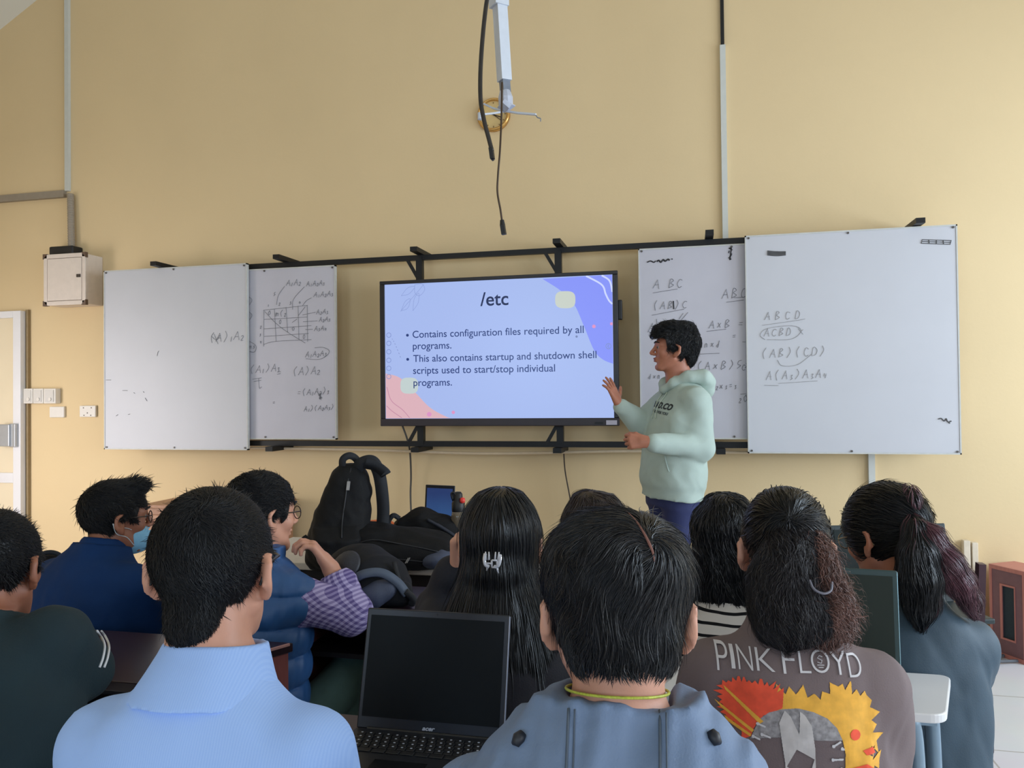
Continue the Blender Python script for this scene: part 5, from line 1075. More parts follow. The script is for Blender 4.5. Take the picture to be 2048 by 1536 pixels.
def ph(F):
    cranium(P, F, .012, top=.016, back=.012)
    for c, r in (((0, .072, .098), (.062, .042, .036)), ((.0, .02, .125), (.066, .06, .032)), ((0, -.05, .118), (.066, .06, .04)), ((0, -.098, .05), (.066, .036, .06)), ((0, -.088, -.03), (.056, .032, .05)), ((-.072, .04, .06), (.016, .04, .034)), ((.072, .04, .06), (.016, .04, .034)), ((0, .105, .07), (.045, .018, .02))): F.ell(P.hpt(*c), np.array(r)*P.s, P.R, .018)
    F.disp(lambda X: .0055*wob(X, 55, 3))
P.hair(ph, M_HAIR, 7000, .04, lambda q: np.stack([q[:, 0]*3, np.where(q[:, 2] > .05, .7+q[:, 1]*4, -.35), np.where(q[:, 2] > .085, .1, np.where(q[:, 1] > .05, -.15, -1.0))], 1), seg=8, wd=.0013, off=(.0, .005), cutf=cutline(P, (-.13, -.075, -.045, -.03, .018, .026, .04, .05, .062, .085, .1, .13), (-.075, -.08, -.06, .018, .022, -.008, .01, .052, .058, .06, .056, .05)), res=.004, keep=lambda q: (q[:, 1] < .022) | (q[:, 2] > .066), curl=(.004, 1.2), lock=(.7, 48), jit=.2, stray=.03)
X = np.array([at(1344, 1063, 3.5), at(1358, 1064, 3.5)])
# ------------------------------------------------------------------ desks
M_DTOP = mat('desk_rosewood', (46, 32, 42), .32, var=.12, scale=14, stretch=(1, 8, 8), coat=.15); M_DSIDE = mat('desk_side', (142, 84, 84), .4, var=.08, scale=12, stretch=(8, 8, 1)); M_DEDGE = mat('desk_edge', (196, 150, 148), .35, var=.04); M_DBLK = mat('desk_panel_dark', (22, 18, 22), .6, var=.1)
def trap_desk(x0, x1, y0, y1, z, sp, label, tm, sm, em, group, legs=False, th=.026, panel_z=.2, sl=None, rc=0.0):
    """trapezoid school desk: near edge x0..x1 at y0, far edge wider by sp on both sides at y1"""
    sl = sp if sl is None else sl
    C = [(x0, y0), (x1, y0), (x1+sp, y1), (x0-sl, y1)]; t = thing('desk', label, 'desk', ((x0+x1)/2, (y0+y1)/2, 0), 0, group)
    bm = bmesh.new(); vs = [bm.verts.new((a, b, z-th)) for a, b in C]; f = bm.faces.new(vs); r = bmesh.ops.extrude_face_region(bm, geom=[f]); bmesh.ops.translate(bm, vec=(0, 0, th), verts=[v for v in r['geom'] if isinstance(v, bmesh.types.BMVert)]); bmesh.ops.recalc_face_normals(bm, faces=bm.faces)
    ve = [e for e in bm.edges if abs(e.verts[0].co.z-e.verts[1].co.z) > .01]
    if rc: bmesh.ops.bevel(bm, geom=ve, offset=rc, segments=6, affect='EDGES', profile=.5)
    he = [e for e in bm.edges if abs(e.verts[0].co.z-e.verts[1].co.z) < 1e-4]; bmesh.ops.bevel(bm, geom=he, offset=.003, segments=2, affect='EDGES', profile=.5)
    MB().bm(bm).build('desk_top', tm, t)
    if legs:
        for sx, (a, b) in ((-1, (x0+.06, y0+.05)), (1, (x1-.06, y0+.05)), (1, (x1+sp-.07, y1-.05)), (-1, (x0-sl+.07, y1-.05))):
            MB().tube(smoothpath([(a-sx*.035, b, z-th-.0), (a-sx*.005, b, z-th-.012), (a+sx*.012, b, z-th-.06), (a+sx*.02, b, z*.5), (a+sx*.03, b, 0)], 6), .017, 12).build('leg', sm, t, True)
        MB().tube([(x0, y0+.08, z-th-.015), (x1, y0+.08, z-th-.015)], 1, flat=(.03, .03)).build('frame_bar', sm, t)
        return t
    w = MB(); e = .004
    d = np.array(C[2])-np.array(C[1]); L = np.linalg.norm(d); d /= L; n = np.array((d[1], -d[0]))
    a, b = np.array(C[1])+d*.01, np.array(C[2])-d*.01; w.prism([(*(a+n*.002), z-.006), (*(b+n*.002), z-.006), (*(b+n*.002), z+.0006), (*(a+n*.002), z+.0006)], (-n[0]*.006, -n[1]*.006, 0)); w.build('edge_strip', em, t)
    for sgn, (p, q) in ((1, (C[1], C[2])), (-1, (C[0], C[3]))):
        p, q = np.array(p), np.array(q); dd = (q-p)/np.linalg.norm(q-p); nn = np.array((dd[1], -dd[0]))*sgn; p = p+dd*.04-nn*.004; q = q-dd*.012-nn*.004
        o_ = MB().prism([(*p, 0), (*q, 0), (*q, z-th), (*p, z-th)], (-nn[0]*.02, -nn[1]*.02, 0)).build('side_panel', sm, t)
        if sgn == 1:
            m = (p+q)/2; MB().cyl((m[0]+nn[0]*.001, m[1]+nn[1]*.001, z-.045), (m[0]-nn[0]*.01, m[1]-nn[1]*.01, z-.045), .004, 8).build('screw', M_BLK, o_)
    MB().prism([(x0-sl*.75, y1-.06, panel_z), (x1+sp*.75, y1-.06, panel_z), (x1+sp*.75, y1-.06, z-th), (x0-sl*.75, y1-.06, z-th)], (0, -.018, 0)).build('front_panel', M_DBLK, t)
    MB().prism([(x0, y0+.09, z-.17), (x1, y0+.09, z-.17), (x1+sp*.5, y1-.09, z-.17), (x0-sl*.5, y1-.09, z-.17)], (0, 0, .016)).build('under_shelf', M_DBLK, t)
    return t
G1 = 'dark trapezoid desks'
trap_desk(-1.80, -1.29, 1.63, 1.985, .71, .19, 'dark rosewood desk between the man in green and the man in the blue shirt', M_DTOP, M_DSIDE, M_DEDGE, G1)
trap_desk(-1.30, -.885, 2.27, 2.66, .71, .17, 'dark rosewood desk holding the grey backpack beside the man in the quilted vest', M_DTOP, M_DSIDE, M_DEDGE, G1, sl=.0)
trap_desk(-.96, -.34, 1.24, 1.575, .705, .06, 'dark rosewood desk under the open black laptop in the foreground', M_DTOP, M_DSIDE, M_DEDGE, G1)
trap_desk(-3.4, -2.56, 2.56, 2.88, .71, .05, 'orange brown wooden desk at far left under a black bag', mat('desk_orange', (168, 88, 56), .35, var=.1, scale=12, stretch=(1, 8, 8)), mat('desk_orange_side', (150, 76, 52), .45), mat('desk_orange_edge', (180, 100, 70), .4), None)
M_LAM = mat('white_laminate', (222, 222, 224), .35, var=.015, scale=6); M_LEG = mat('leg_blue_grey', (128, 150, 168), .35, .3, var=.04)
trap_desk(-.31, .515, 1.785, 2.04, .72, .085, sl=.02, label= 'white desk with rounded corners in front of the girl in the printed sweatshirt', tm=M_LAM, sm=M_LEG, em=M_LAM, group=None, legs=True, th=.02, rc=.03)
# the long pale table carrying the bags
t = thing('table', 'long pale table along the wall piled with bags', 'table', (-.95, 3.2, 0))
MB().box((-.93, 3.22, .695), (2.0, .54, .03), bev=.004).build('table_top', mat('table_cream', (216, 206, 192), .45, var=.03), t)
for x in (-1.88, .0):
    for y in (3.0, 3.44): MB().box((x, y, .34), (.045, .045, .68), bev=.003).build('leg', M_STEEL, t)
MB().box((-.93, 2.99, .60), (1.86, .018, .14)).build('apron', M_DBLK, t)
MB().box((-.93, 3.44, .42), (1.86, .018, .5)).build('back_panel', M_DBLK, t)
# wooden cabinet behind the masked man, speaker box, cream post
M_CAB = mat('cabinet_wood', (178, 130, 98), .45, var=.1, scale=10, stretch=(8, 8, 1))
t = thing('cabinet', 'low brown wooden cabinet by the wall behind the masked man', 'cabinet', (-2.35, 4.4, 0)); cx0 = onY(293, 1013, 4.25)
MB().box((cx0[0]+.4, 4.45, cx0[2]/2), (.8, .4, cx0[2]), bev=.004).build('carcass', M_CAB, t); MB().box((cx0[0]+.4, 4.44, cx0[2]+.005), (.84, .44, .022), bev=.004).build('cabinet_top', M_CAB, t)
for k in (0, 1): d = MB().box((cx0[0]+.2+.4*k, 4.243, cx0[2]/2), (.37, .014, cx0[2]-.1), bev=.003).build('door', M_CAB, t); MB().cyl((cx0[0]+.36+.08*k, 4.238, .45), (cx0[0]+.36+.08*k, 4.215, .45), .012, 10).build('knob', M_STEEL, d)
A, B = np.array((1.548, 4.595, 0)), np.array((1.652, 4.42, 0)); u = (B-A)/np.linalg.norm(B-A); nrm = np.array((u[1], -u[0], 0)); nrm = nrm if nrm[0] < 0 else -nrm; wd = np.linalg.norm(B-A); hh = .475; dp = .17; up = np.array((0, 0, 1.0))
t = thing('loudspeaker', 'reddish wooden loudspeaker box on the floor at the right wall', 'loudspeaker', (A+B)/2-nrm*dp/2)
M_SPW = mat('speaker_wood', (190, 122, 112), .45, var=.06, scale=10, stretch=(8, 8, 1)); M_SPF = mat('speaker_front', (126, 90, 95), .55, var=.06)
MB().prism([A-nrm*.008, B-nrm*.008, B-nrm*.008+up*hh, A-nrm*.008+up*hh], -nrm*dp).build('cabinet_body', M_SPW, t)
fr = lambda a, b, z: A+u*wd*a+nrm*b+up*hh*z
w = MB()
for a0, a1, z0, z1 in ((0, .07, 0, 1), (.93, 1, 0, 1), (.07, .93, 0, .045), (.07, .93, .955, 1)): w.prism([fr(a0, .004, z0), fr(a1, .004, z0), fr(a1, .004, z1), fr(a0, .004, z1)], -nrm*.014)
w.build('front_frame', M_SPW, t)
w = MB()
for a0, a1, z0, z1 in ((.07, .36, .045, .955), (.7, .93, .045, .955), (.36, .7, .045, .22), (.36, .7, .79, .955)): w.prism([fr(a0, 0, z0), fr(a1, 0, z0), fr(a1, 0, z1), fr(a0, 0, z1)], -nrm*.012)
bf = w.build('front_board', M_SPF, t)
w = MB()
for a0, a1, z0, z1 in ((.3, .36, .2, .81), (.7, .72, .2, .81), (.36, .7, .2, .22), (.36, .7, .79, .81)): w.prism([fr(a0, .004, z0), fr(a1, .004, z0), fr(a1, .004, z1), fr(a0, .004, z1)], -nrm*.006)
w.build('grille_frame', M_SPW, bf); MB().prism([fr(.35, -.005, .21), fr(.71, -.005, .21), fr(.71, -.005, .8), fr(.35, -.005, .8)], -nrm*.003).build('grille', mat('grille_black', (26, 44, 54), .6, var=.25, scale=300), bf)
M_CB = mat('cable_grey', (84, 88, 94), .6)
fl = lambda x, y, z=.012: np.array(onZ(x, y, z))
def cabl(P_, r=.008): return MB().tube(smoothpath(P_, 8), r, 8)
tag(cabl([fl(1925, 1300), fl(1960, 1316), fl(2000, 1314), fl(2012, 1302), fl(1985, 1296, .02), fl(1945, 1297, .03), fl(1930, 1312, .03), fl(1975, 1322, .02), fl(2035, 1322)]).build('coiled_cable', M_CB, None, True), 'grey cable coiled on the floor beside the loudspeaker box', 'cable')
x = onY(1945, 1200, 4.66)[0]; w = MB(); w.box((x-.018, 4.69, .29), (.034, .04, .58), bev=.003); w.box((x+.022, 4.69, .285), (.03, .04, .57), bev=.003); tag(w.build('cream_trunking', mat('trunking_cream', (222, 208, 186), .5)), 'cream cable trunking on the wall left of the loudspeaker box', 'trunking')
w = MB(); w.box((onY(1962, 1240, 4.64)[0], 4.69, .2), (.05, .05, .24), bev=.004); tag(w.build('wall_box', mat('box_blue_grey', (138, 146, 160), .5)), 'small blue grey box low on the wall left of the loudspeaker', 'wall box')

# chairs
M_CH = mat('chair_maroon', (70, 44, 56), .4, var=.1, scale=12)
t = thing('chair', 'dark maroon wooden chair under the girl in the slate jacket', 'chair', (.68, 2.13, 0), math.radians(90))
p1, p2 = at(1949, 1300, 2.14), at(1915, 1350, 2.5); bx = p1[0]
for y in (p1[1], p1[1]+.36): MB().tube([(bx+.01, y, 0), (bx, y, .42), (bx+.02, y, .92)], 1, flat=(.018, .03), up=(0, 1, 0)).build('back_leg', M_CH, t)
for y in (p1[1], p1[1]+.36): MB().box((bx-.38, y, .2), (.032, .03, .4), bev=.003).build('front_leg', M_CH, t)
MB().box((bx-.18, p1[1]+.18, .415), (.44, .40, .03), bev=.008).build('seat', M_CH, t)
for z in (.62, .86): MB().box((bx+.012, p1[1]+.18, z), (.018, .34, .06), bev=.004).build('back_slat', M_CH, t)
t = thing('plastic_chair', 'white plastic chair tucked under the orange brown desk', 'chair', (-2.6, 2.75, 0)); cp = onZ(95, 1168, .60); M_PC = mat('chair_white', (226, 226, 222), .4)
F = Field((cp[0]-.3, cp[1]-.12, .3), (cp[0]+.3, cp[1]+.5, .85), .009); F.box((cp[0], cp[1]+.2, .42), (.2, .2, .014), None, .01, .02); F.box((cp[0], cp[1]+.02, .53), (.19, .014, .12), eul(0, -8), .012, .03); F.obj('seat_shell', M_PC, t, 1)
for sx in (-.16, .16):
    for sy in (.05, .36): MB().tube([(cp[0]+sx, cp[1]+sy, .42), (cp[0]+sx*1.15, cp[1]+sy+(sy-.2)*.15, 0)], .016, 10).build('leg', M_PC, t, True)

# ------------------------------------------------------------------ laptops
M_LT = mat('laptop_dark', (30, 33, 40), .4, .2, var=.05); M_SCRO = mat('screen_off', (17, 21, 24), .5, var=0, spec=.12); M_KEY = mat('key_black', (20, 21, 25), .5, var=.1); M_RIM = mat('laptop_rim', (150, 158, 176), .3, .6, var=.03)
def laptop(label, pos, yaw, wd, dp, tilt, body, scr_m, rim=None, keys=False, lidh=None, logo=False, back_m=None):
    """pos: middle of the hinge; yaw: direction the lid lies in, degrees; the user sits on the -y side"""
    R = eul(yaw); t = thing('laptop', label, 'laptop', pos, math.radians(yaw)); o = np.array(pos, float); g = lambda x, y, z=0: o+R@np.array((x, y, z)); lh = lidh or dp*.98
    MB().box(g(0, -dp/2, .008), (wd, dp, .016), R, .004).build('base', body, t)
    T = R@np.array(Matrix.Rotation(math.radians(-tilt), 3, 'X')); l = lambda x, y, z: o+np.array((0, 0, .014))+T@np.array((x, y, z))
    lid = MB().box(l(0, .003, lh/2), (wd, .006, lh), T, .0028).build('lid', back_m or body, t)
    MB().box(l(0, -.0008, lh/2+.005), (wd-.02, .002, lh-.038), T).build('screen', scr_m, lid)
    MB().cyl(l(0, -.0002, lh-.007), l(0, -.0016, lh-.007), .002, 8).build('webcam', M_BLK, lid)
    if rim:
        MB().box(l(wd/2, .003, lh/2), (.0025, .007, lh-.006), T, .001).build('lid_rim', rim, lid)
    MB().cyl(g(-wd*.42, .0, .014), g(wd*.42, .0, .014), .005, 10).build('hinge', M_BLK, t)
    if keys:
        kw = wd*.9/15; first = None
        for r_ in range(5):
            for c_ in range(14 if r_ < 4 else 9):
                x = -wd*.45+kw*(c_+.5+.18*r_) if r_ < 4 else -wd*.45+kw*(c_*1.55+.8); y = -.028-r_*.0165
                if x > wd*.45: continue
                if r_ == 4:
                    MB().box(g(x, y, .0172), (kw*1.35, .0135, .0025), R, .0008, 1).build('key', M_KEY, t); continue
                if first is None:
                    first = MB().box(g(0, -.0, .0172), (kw*.84, .0135, .0025), R, .0008, 1).build('key', M_KEY, t); oo = first
                else:
                    oo = first.copy(); COL.objects.link(oo); oo.parent = t; MW[oo.name] = MW[t.name]
                oo.location = (x, y, 0)
        lg = MB()
        for r_ in range(4):
            for c_ in range(14):
                x = -wd*.45+kw*(c_+.5+.18*r_); y = -.028-r_*.0165
                if x > wd*.45: continue
                lg.prism([g(x-.002, y+.001, .01855), g(x+.002, y+.001, .01855), g(x+.002, y+.0045, .01855), g(x-.002, y+.0045, .01855)], (0, 0, .0002))
        lg.build('key_legend', mat('legend_white', (170, 176, 190), .5), t)
        MB().box(g(-.01, -dp+.045, .0163), (wd*.33, .07, .001), R).build('touchpad', mat('touchpad', (16, 18, 22), .25), t)
    if logo:
        V, Fc = text_mesh('acer', 1.0, .03, shear=.3); k = .027/(V[:, 0].max()-V[:, 0].min()); V = V*k; V[:, 0] -= .0135
        MB().add([l(a, -.0016, .0068+b*.8) for a, b, _ in V], Fc).build('lid_logo', mat('logo_silver', (196, 200, 208), .3, .4), lid)
    return t
hL, hR = onZ(716, 1452, .724), onZ(1003, 1478, .724); mid = (hL+hR)/2; yw = math.degrees(math.atan2(hR[1]-hL[1], hR[0]-hL[0]))
laptop('open black laptop in the foreground with a dark screen and grey rim', (mid[0], mid[1], .706), yw, np.linalg.norm(hR-hL)+.008, .205, 16, M_LT, M_SCRO, M_RIM, True, .238, True)
r1 = onY(1793, 1345, 1.95); laptop('open laptop with green grey rim in front of the printed sweatshirt girl', (r1[0]-.155, 1.945, .721), -6, .32, .15, 8, mat('laptop_teal', (44, 66, 68), .5, .1), mat('screen_olive', (44, 52, 48), .5, var=0, spec=.15), mat('rim_teal', (134, 170, 182), .3, .4), False, .248)
l1, r1 = at(1671, 1115, 2.42), at(1911, 1120, 2.42); laptop('dark laptop lid in front of the girl in the slate jacket', ((l1[0]+r1[0])/2, (l1[1]+r1[1])/2, .72), 16, .378, .19, 10, mat('laptop_slate', (40, 54, 58), .5, .1), mat('screen_dim', (36, 46, 46), .5, var=0, spec=.15), None, False, .245)
trap_desk(.30, .78, 2.42, 2.7, .715, .05, 'dark desk under the laptop of the girl in the slate jacket', M_DTOP, M_DSIDE, M_DEDGE, G1)
# distant laptop with a lit wallpaper
m_ws = bpy.data.materials.new('wallpaper_screen'); m_ws.use_nodes = True
def _ws():
    nt = m_ws.node_tree; N = nt.nodes; L = nt.links; b = N['Principled BSDF']; tc = N.new('ShaderNodeTexCoord'); sp = N.new('ShaderNodeSeparateXYZ'); L.new(tc.outputs['Generated'], sp.inputs[0])
    nz = N.new('ShaderNodeTexNoise'); nz.inputs['Scale'].default_value = 2.5; L.new(tc.outputs['Generated'], nz.inputs['Vector'])
    ad = N.new('ShaderNodeMath'); ad.operation = 'MULTIPLY_ADD'; L.new(nz.outputs['Fac'], ad.inputs[0]); ad.inputs[1].default_value = .18; L.new(sp.outputs['Z'], ad.inputs[2])
    r = N.new('ShaderNodeValToRGB'); L.new(ad.outputs[0], r.inputs[0]); e = r.color_ramp.elements; e[0].position = .47; e[0].color = lin((44, 62, 66)); e[1].position = .52; e[1].color = lin((50, 84, 132)); x = e.new(1.0); x.color = lin((36, 56, 104))
    b.inputs['Base Color'].default_value = (.01, .01, .01, 1); b.inputs['Roughness'].default_value = .3; L.new(r.outputs[0], b.inputs['Emission Color']); b.inputs['Emission Strength'].default_value = .9
_ws()
a, b = at(845, 1040, 3.42), at(904, 1042, 3.36); yw = math.degrees(math.atan2(b[1]-a[1], b[0]-a[0])); laptop('small open laptop with lit blue wallpaper on the pale table', ((a[0]+b[0])/2, (a[1]+b[1])/2, .711), yw, np.linalg.norm(b-a), .1, 6, M_LT, m_ws, None, False, onY(872, 972, (a[1]+b[1])/2)[2]-.711-.012)

# ------------------------------------------------------------------ bags, bottle, folder
M_BAG = mat('bag_black', (9, 10, 14), .75, spec=.3, var=.15, scale=20, bump=.35, bscale=250); M_BAGG = mat('bag_grey_panel', (66, 74, 96), .65, var=.1, scale=20, bump=.3, bscale=250); M_STRAP = mat('strap_dark', (24, 27, 34), .75, var=.15, scale=30, bump=.3); M_ZIP = mat('zip_silver', (176, 178, 186), .3, .6); M_ZT = mat('zip_track', (30, 32, 38), .5)
B0 = at(676, 1122, 3.12); B0[2] = .711; Rb = eul(24); t = thing('backpack', 'tall black backpack standing upright on the pale table, straps hanging at its right', 'backpack', B0)
g = lambda x, y, z: B0+Rb@np.array((x, y, z))
F = Field(B0-np.array((.3, .3, .02)), B0+np.array((.3, .3, .5)), .006)
F.loft([(.0, .02, .11, .09), (.03, .01, .128, .11), (.10, .01, .128, .112), (.16, .02, .118, .10, .01), (.24, .03, .108, .09, .025), (.32, .04, .094, .075, .042), (.375, .045, .076, .06, .048), (.405, .05, .05, .04, .05), (.415, .05, .03, .02, .05)], B0, Rb, n=2.6)
F.loft([(.02, -.08, .085, .05), (.06, -.085, .095, .06), (.13, -.08, .092, .055), (.17, -.06, .08, .03)], B0, Rb, n=2.6, k=.02)
F.disp(lambda X: .004*wob(X, 32, 5)+.002*wob(X, 70, 8)); F.obj('pack_body', M_BAG, t, 1)
MB().tube(smoothpath([g(.02, .03, .395), g(.022, .02, .435), g(.05, .02, .45), g(.078, .03, .43), g(.08, .04, .39)], 6), 1, flat=(.028, .008), up=(0, 1, 0)).build('haul_loop', M_STRAP, t, True)
MB().tube(smoothpath([g(.075, .02, .385), g(.10, .0, .42), g(.14, -.01, .425), g(.165, -.01, .38), g(.178, -.01, .3), g(.182, .0, .2), g(.165, .0, .1), g(.12, .01, .06)], 8), 1, flat=(.05, .014), up=(0, 1, 0)).build('shoulder_strap', M_STRAP, t, True)
MB().tube(smoothpath([g(.11, -.015, .42), g(.15, -.02, .41), g(.185, -.03, .385), g(.195, -.03, .372)], 5), 1, flat=(.045, .008), up=(0, 1, .3)).build('strap_end', M_STRAP, t, True)
def onf(pts, r, nm, m, F, o, R, par, off=.001, flat=None):
    X = np.array([o+R@np.array((x, -.24, z)) for x, z in pts]); d = R[:, 1]
    for _ in range(60): v, G = F.sample(X); X = X+d*np.clip(v-off, -.02, .02)[:, None]*.8
    return MB().tube(smoothpath(X, 4), r, 6, flat=flat).build(nm, m, par, True)
onf([(.055, .40), (.04, .34), (.03, .27), (.02, .2), (.018, .14)], .003, 'zip_track', M_ZT, F, B0, Rb, t)
q = g(.045, -.05, .345); MB().tube([g(.046, -.05, .352), g(.042, -.062, .318)], 1, flat=(.012, .005), up=(0, 1, 0)).build('zip_pull', M_ZIP, t)
MB().tube(smoothpath([g(-.12, .0, .13), g(-.135, -.01, .12), g(-.137, -.01, .09), g(-.122, .0, .085)], 4), 1, flat=(.02, .006), up=(0, 1, 0)).build('side_clip', M_STRAP, t)
# wide bag lying flat
B1 = at(800, 1122, 3.12); B1[2] = .711; Rb = eul(16); t = thing('duffel_bag', 'wide black bag lying flat on the pale table beside the upright backpack', 'bag', B1); g = lambda x, y, z: B1+Rb@np.array((x, y, z))
F = Field(B1-np.array((.4, .25, .02)), B1+np.array((.4, .3, .28)), .007)
F.ell(g(-.04, .03, .075), (.25, .13, .085), Rb, .03); F.ell(g(.10, .03, .06), (.15, .12, .065), Rb, .03); F.box(g(-.03, .03, .05), (.25, .12, .05), Rb, .04, .03); F.ell(g(-.13, .03, .12), (.13, .10, .06), Rb, .04); F.cut(lambda X, Y, Z: .712-Z); F.disp(lambda X: .006*wob(X, 24, 2)+.003*wob(X, 55, 6))
bo = F.obj('bag_body', M_BAG, t, 1)
G = Field(g(.1, -.2, 0)-.2, g(.1, 0, 0)+.25, .006); G.ell(g(.155, -.025, .045), (.085, .10, .042), Rb@eul(0, 0, -12), .02); G.disp(lambda X: .004*wob(X, 40, 3)); G.obj('side_pocket', M_BAGG, t, 1)
onf([(-.2, .10), (-.1, .125), (.0, .11), (.1, .09), (.16, .075)], .003, 'zip_track', M_ZT, F, B1, Rb, t); onf([(-.22, .05), (-.1, .06), (.02, .05), (.1, .04)], .0025, 'zip_track', M_ZT, F, B1, Rb, t)
w = MB(); c = g(.045, -.135, .055); w.tube([c+Rb@np.array((0, 0, .008)), c+Rb@np.array((-.012, 0, -.012))], .002, 6); w.tube([c+Rb@np.array((.006, 0, .009)), c+Rb@np.array((-.006, 0, -.011))], .002, 6); w.build('zip_pull', M_ZIP, t)
# crumpled bag draped behind it
B2 = at(868, 1100, 3.30); B2[2] = .711; Rb = eul(14); t = thing('backpack', 'crumpled black backpack slumped against the bottle and the small laptop', 'backpack', B2); g = lambda x, y, z: B2+Rb@np.array((x, y, z))
F = Field(B2-np.array((.32, .25, .02)), B2+np.array((.3, .2, .3)), .006)
F.chain([g(-.13, -.03, .14), g(-.05, -.02, .155), g(.04, -.02, .12), (g(.14, -.05, .05))], [.035, .055, .06, .05], .03); F.box(g(-.02, .0, .06), (.15, .06, .07), Rb@eul(0, 0, 12), .03, .04); F.disp(lambda X: .006*wob(X, 34, 7)+.004*wob(X, 70, 2)); F.obj('pack_body', M_BAG, t, 1)
MB().tube(smoothpath([g(-.165, -.06, .12), g(-.185, -.06, .16), (g(-.165, -.06, .19)), g(-.14, -.05, .175)], 6), 1, flat=(.02, .007), up=(0, 1, 0)).build('haul_loop', M_STRAP, t, True)
for k in (0, 1): MB().tube(smoothpath([g(-.02+.04*k, -.075, .17-.02*k), g(.06+.03*k, -.085, .125-.02*k), g(.13+.02*k, -.1, .075-.02*k), g(.19, -.08, .04-.02*k)], 6), 1, flat=(.034, .01), up=(0, .5, 1)).build('shoulder_strap', mat('strap_slate', (38, 42, 54), .7, bump=.3), t, True)
# grey and black backpack on the dark desk
B3 = at(746, 1203, 2.55); B3[2] = .711; Rb = eul(22); t = thing('backpack', 'dark grey backpack lying on the dark desk next to the vest man elbow', 'backpack', B3); g = lambda x, y, z: B3+Rb@np.array((x, y, z))
F = Field(B3-np.array((.28, .2, .02)), B3+np.array((.26, .3, .24)), .0055)
F.ell(g(-.02, .08, .085), (.13, .13, .08), Rb, .03); F.ell(g(-.05, .12, .12), (.1, .1, .06), Rb, .03); F.box(g(0, .06, .04), (.13, .12, .04), Rb, .035, .03); F.cut(lambda X, Y, Z: .712-Z); F.disp(lambda X: .004*wob(X, 34, 4)); F.obj('pack_body', mat('bag_charcoal', (17, 20, 28), .75, spec=.3, var=.12, scale=20, bump=.3, bscale=250), t, 1)
G = Field(g(0, -.05, .05)-.16, g(0, -.05, .05)+.16, .005); G.ell(g(.005, -.045, .045), (.085, .045, .042), Rb@eul(0, 0, -22), .02); G.cut(lambda X, Y, Z: .7125-Z); G.disp(lambda X: .003*wob(X, 40, 3)); G.obj('front_pocket', M_BAGG, t, 1)
MB().tube(smoothpath([g(-.08, -.03, .08), g(-.03, -.055, .115), g(.03, -.06, .118), g(.08, -.06, .085), g(.11, -.06, .045)], 8), 1, flat=(.028, .01), up=(0, -1, .6)).build('shoulder_strap', mat('strap_bluegrey', (84, 96, 116), .65, bump=.3), t, True)
w = MB(); w.tube(smoothpath([g(.105, -.06, .055), g(.13, -.06, .03), g(.125, -.05, .01)], 5), .012, 8); w.tube(smoothpath([g(.07, .0, .14), g(.085, -.03, .09), g(.11, -.05, .05)], 5), 1, flat=(.014, .005)); w.build('buckle_strap', M_STRAP, t, True)
MB().lathe(g(-.085, .0, .13), [(.0, .0), (.05, .0), (.056, .006), (.05, .012), (.02, .022), (0, .024)], 20, (-.2, -.8, .6)).build('mesh_pocket', mat('mesh_grey', (40, 44, 56), .5, var=.3, scale=200), t, True)
# black bag on the orange desk
B4 = at(100, 1128, 2.80); B4[2] = .711; Rb = eul(38); t = thing('handbag', 'black bag with an arched handle on the orange brown desk', 'bag', B4); g = lambda x, y, z: B4+Rb@np.array((x, y, z))
F = Field(B4-np.array((.25, .2, .02)), B4+np.array((.2, .2, .24)), .006); F.ell(g(-.04, .0, .05), (.12, .07, .075), Rb, .03); F.ell(g(-.0, .0, .09), (.06, .06, .045), Rb, .03); F.cut(lambda X, Y, Z: .712-Z); F.disp(lambda X: .004*wob(X, 40, 3)); F.obj('bag_body', M_BAG, t, 1)
MB().tube(smoothpath([g(-.05, -.03, .10), g(-.02, -.04, .14), g(.02, -.04, .14), g(.05, -.04, .11), g(.055, -.04, .06)], 6), .008, 8).build('handle', M_STRAP, t, True)
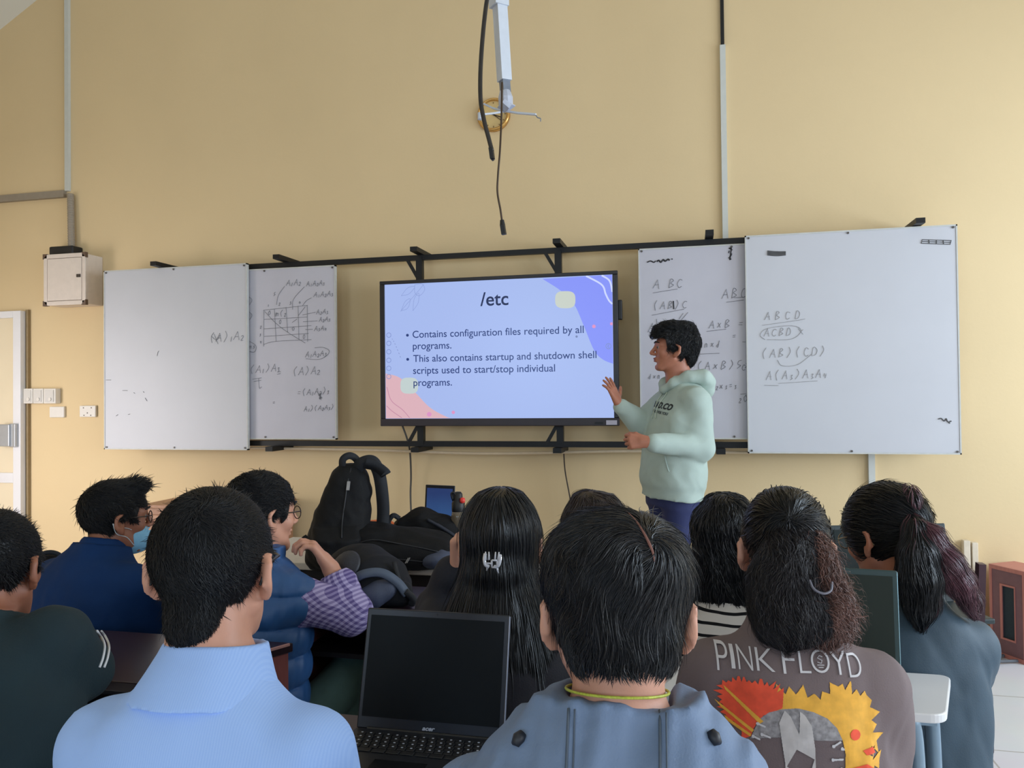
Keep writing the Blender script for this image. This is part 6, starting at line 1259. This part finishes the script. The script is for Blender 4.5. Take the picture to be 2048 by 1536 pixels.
# orange folder and bottle
B5 = at(756, 1048, 3.42); B5[2] = .711; Rb = eul(14); g = lambda x, y, z: B5+Rb@np.array((x, y, z))
F = Field(B5-np.array((.25, .15, .02)), B5+np.array((.25, .15, .2)), .005); F.loft([(.0, 0, .11, .04), (.05, 0, .112, .05), (.10, 0, .105, .035), (.14, 0, .07, .015)], B5, Rb, n=3); F.disp(lambda X: .004*wob(X, 30, 3)); tag(F.obj('orange_pouch', mat('pouch_orange', (236, 112, 44), .6, var=.08, scale=15)), 'bright orange pouch behind the tall backpack on the pale table', 'pouch')
B6 = at(917, 1060, 3.27); B6[2] = .711; hb = onY(917, 981, B6[1])[2]-.711; t = thing('water_bottle', 'smoky clear water bottle with black lid and red button', 'water bottle', B6)
MB().lathe(B6, [(0, 0), (.028, 0), (.031, .004), (.031, hb*.62), (.027, hb*.70), (.0, hb*.70)], 28).build('bottle_body', mat('bottle_smoke', (120, 108, 92), .15, var=.05, trans=.35), t, True)
MB().lathe(B6+np.array((0, 0, .004)), [(0, 0), (.022, 0), (.022, hb*.45), (0, hb*.45)], 20).build('infuser', mat('infuser_dark', (40, 40, 58), .4), t, True)
MB().lathe(B6, [(.026, hb*.68), (.028, hb*.70), (.028, hb*.82), (.02, hb*.86), (.018, hb*.95), (.012, hb*.98), (0, hb*.98)], 24).build('lid', M_BLK, t, True)
MB().tube(smoothpath([B6+np.array((-.02, -.01, hb*.86)), B6+np.array((-.026, -.012, hb*.95)), B6+np.array((-.015, -.012, hb*.97)), B6+np.array((.0, -.012, hb*.9))], 5), .005, 8).build('carry_loop', M_BLK, t, True)
MB().lathe(B6+np.array((.024, -.016, hb*.86)), [(.0, -.012), (.010, -.008), (.012, .0), (.010, .010), (0, .014)], 12).build('red_button', mat('button_red', (226, 60, 52), .4), t, True)
# paper on the pale table edge
a = onZ(880, 1128, .7115); w = MB(); w.prism([a, a+np.array((.2, .03, 0)), a+np.array((.17, .14, 0)), a+np.array((-.03, .11, 0))], (0, 0, .002)); tag(w.build('paper_sheet', mat('paper', (226, 228, 232), .7)), 'white paper sheet on the edge of the pale table beside the claw clip girl', 'paper')
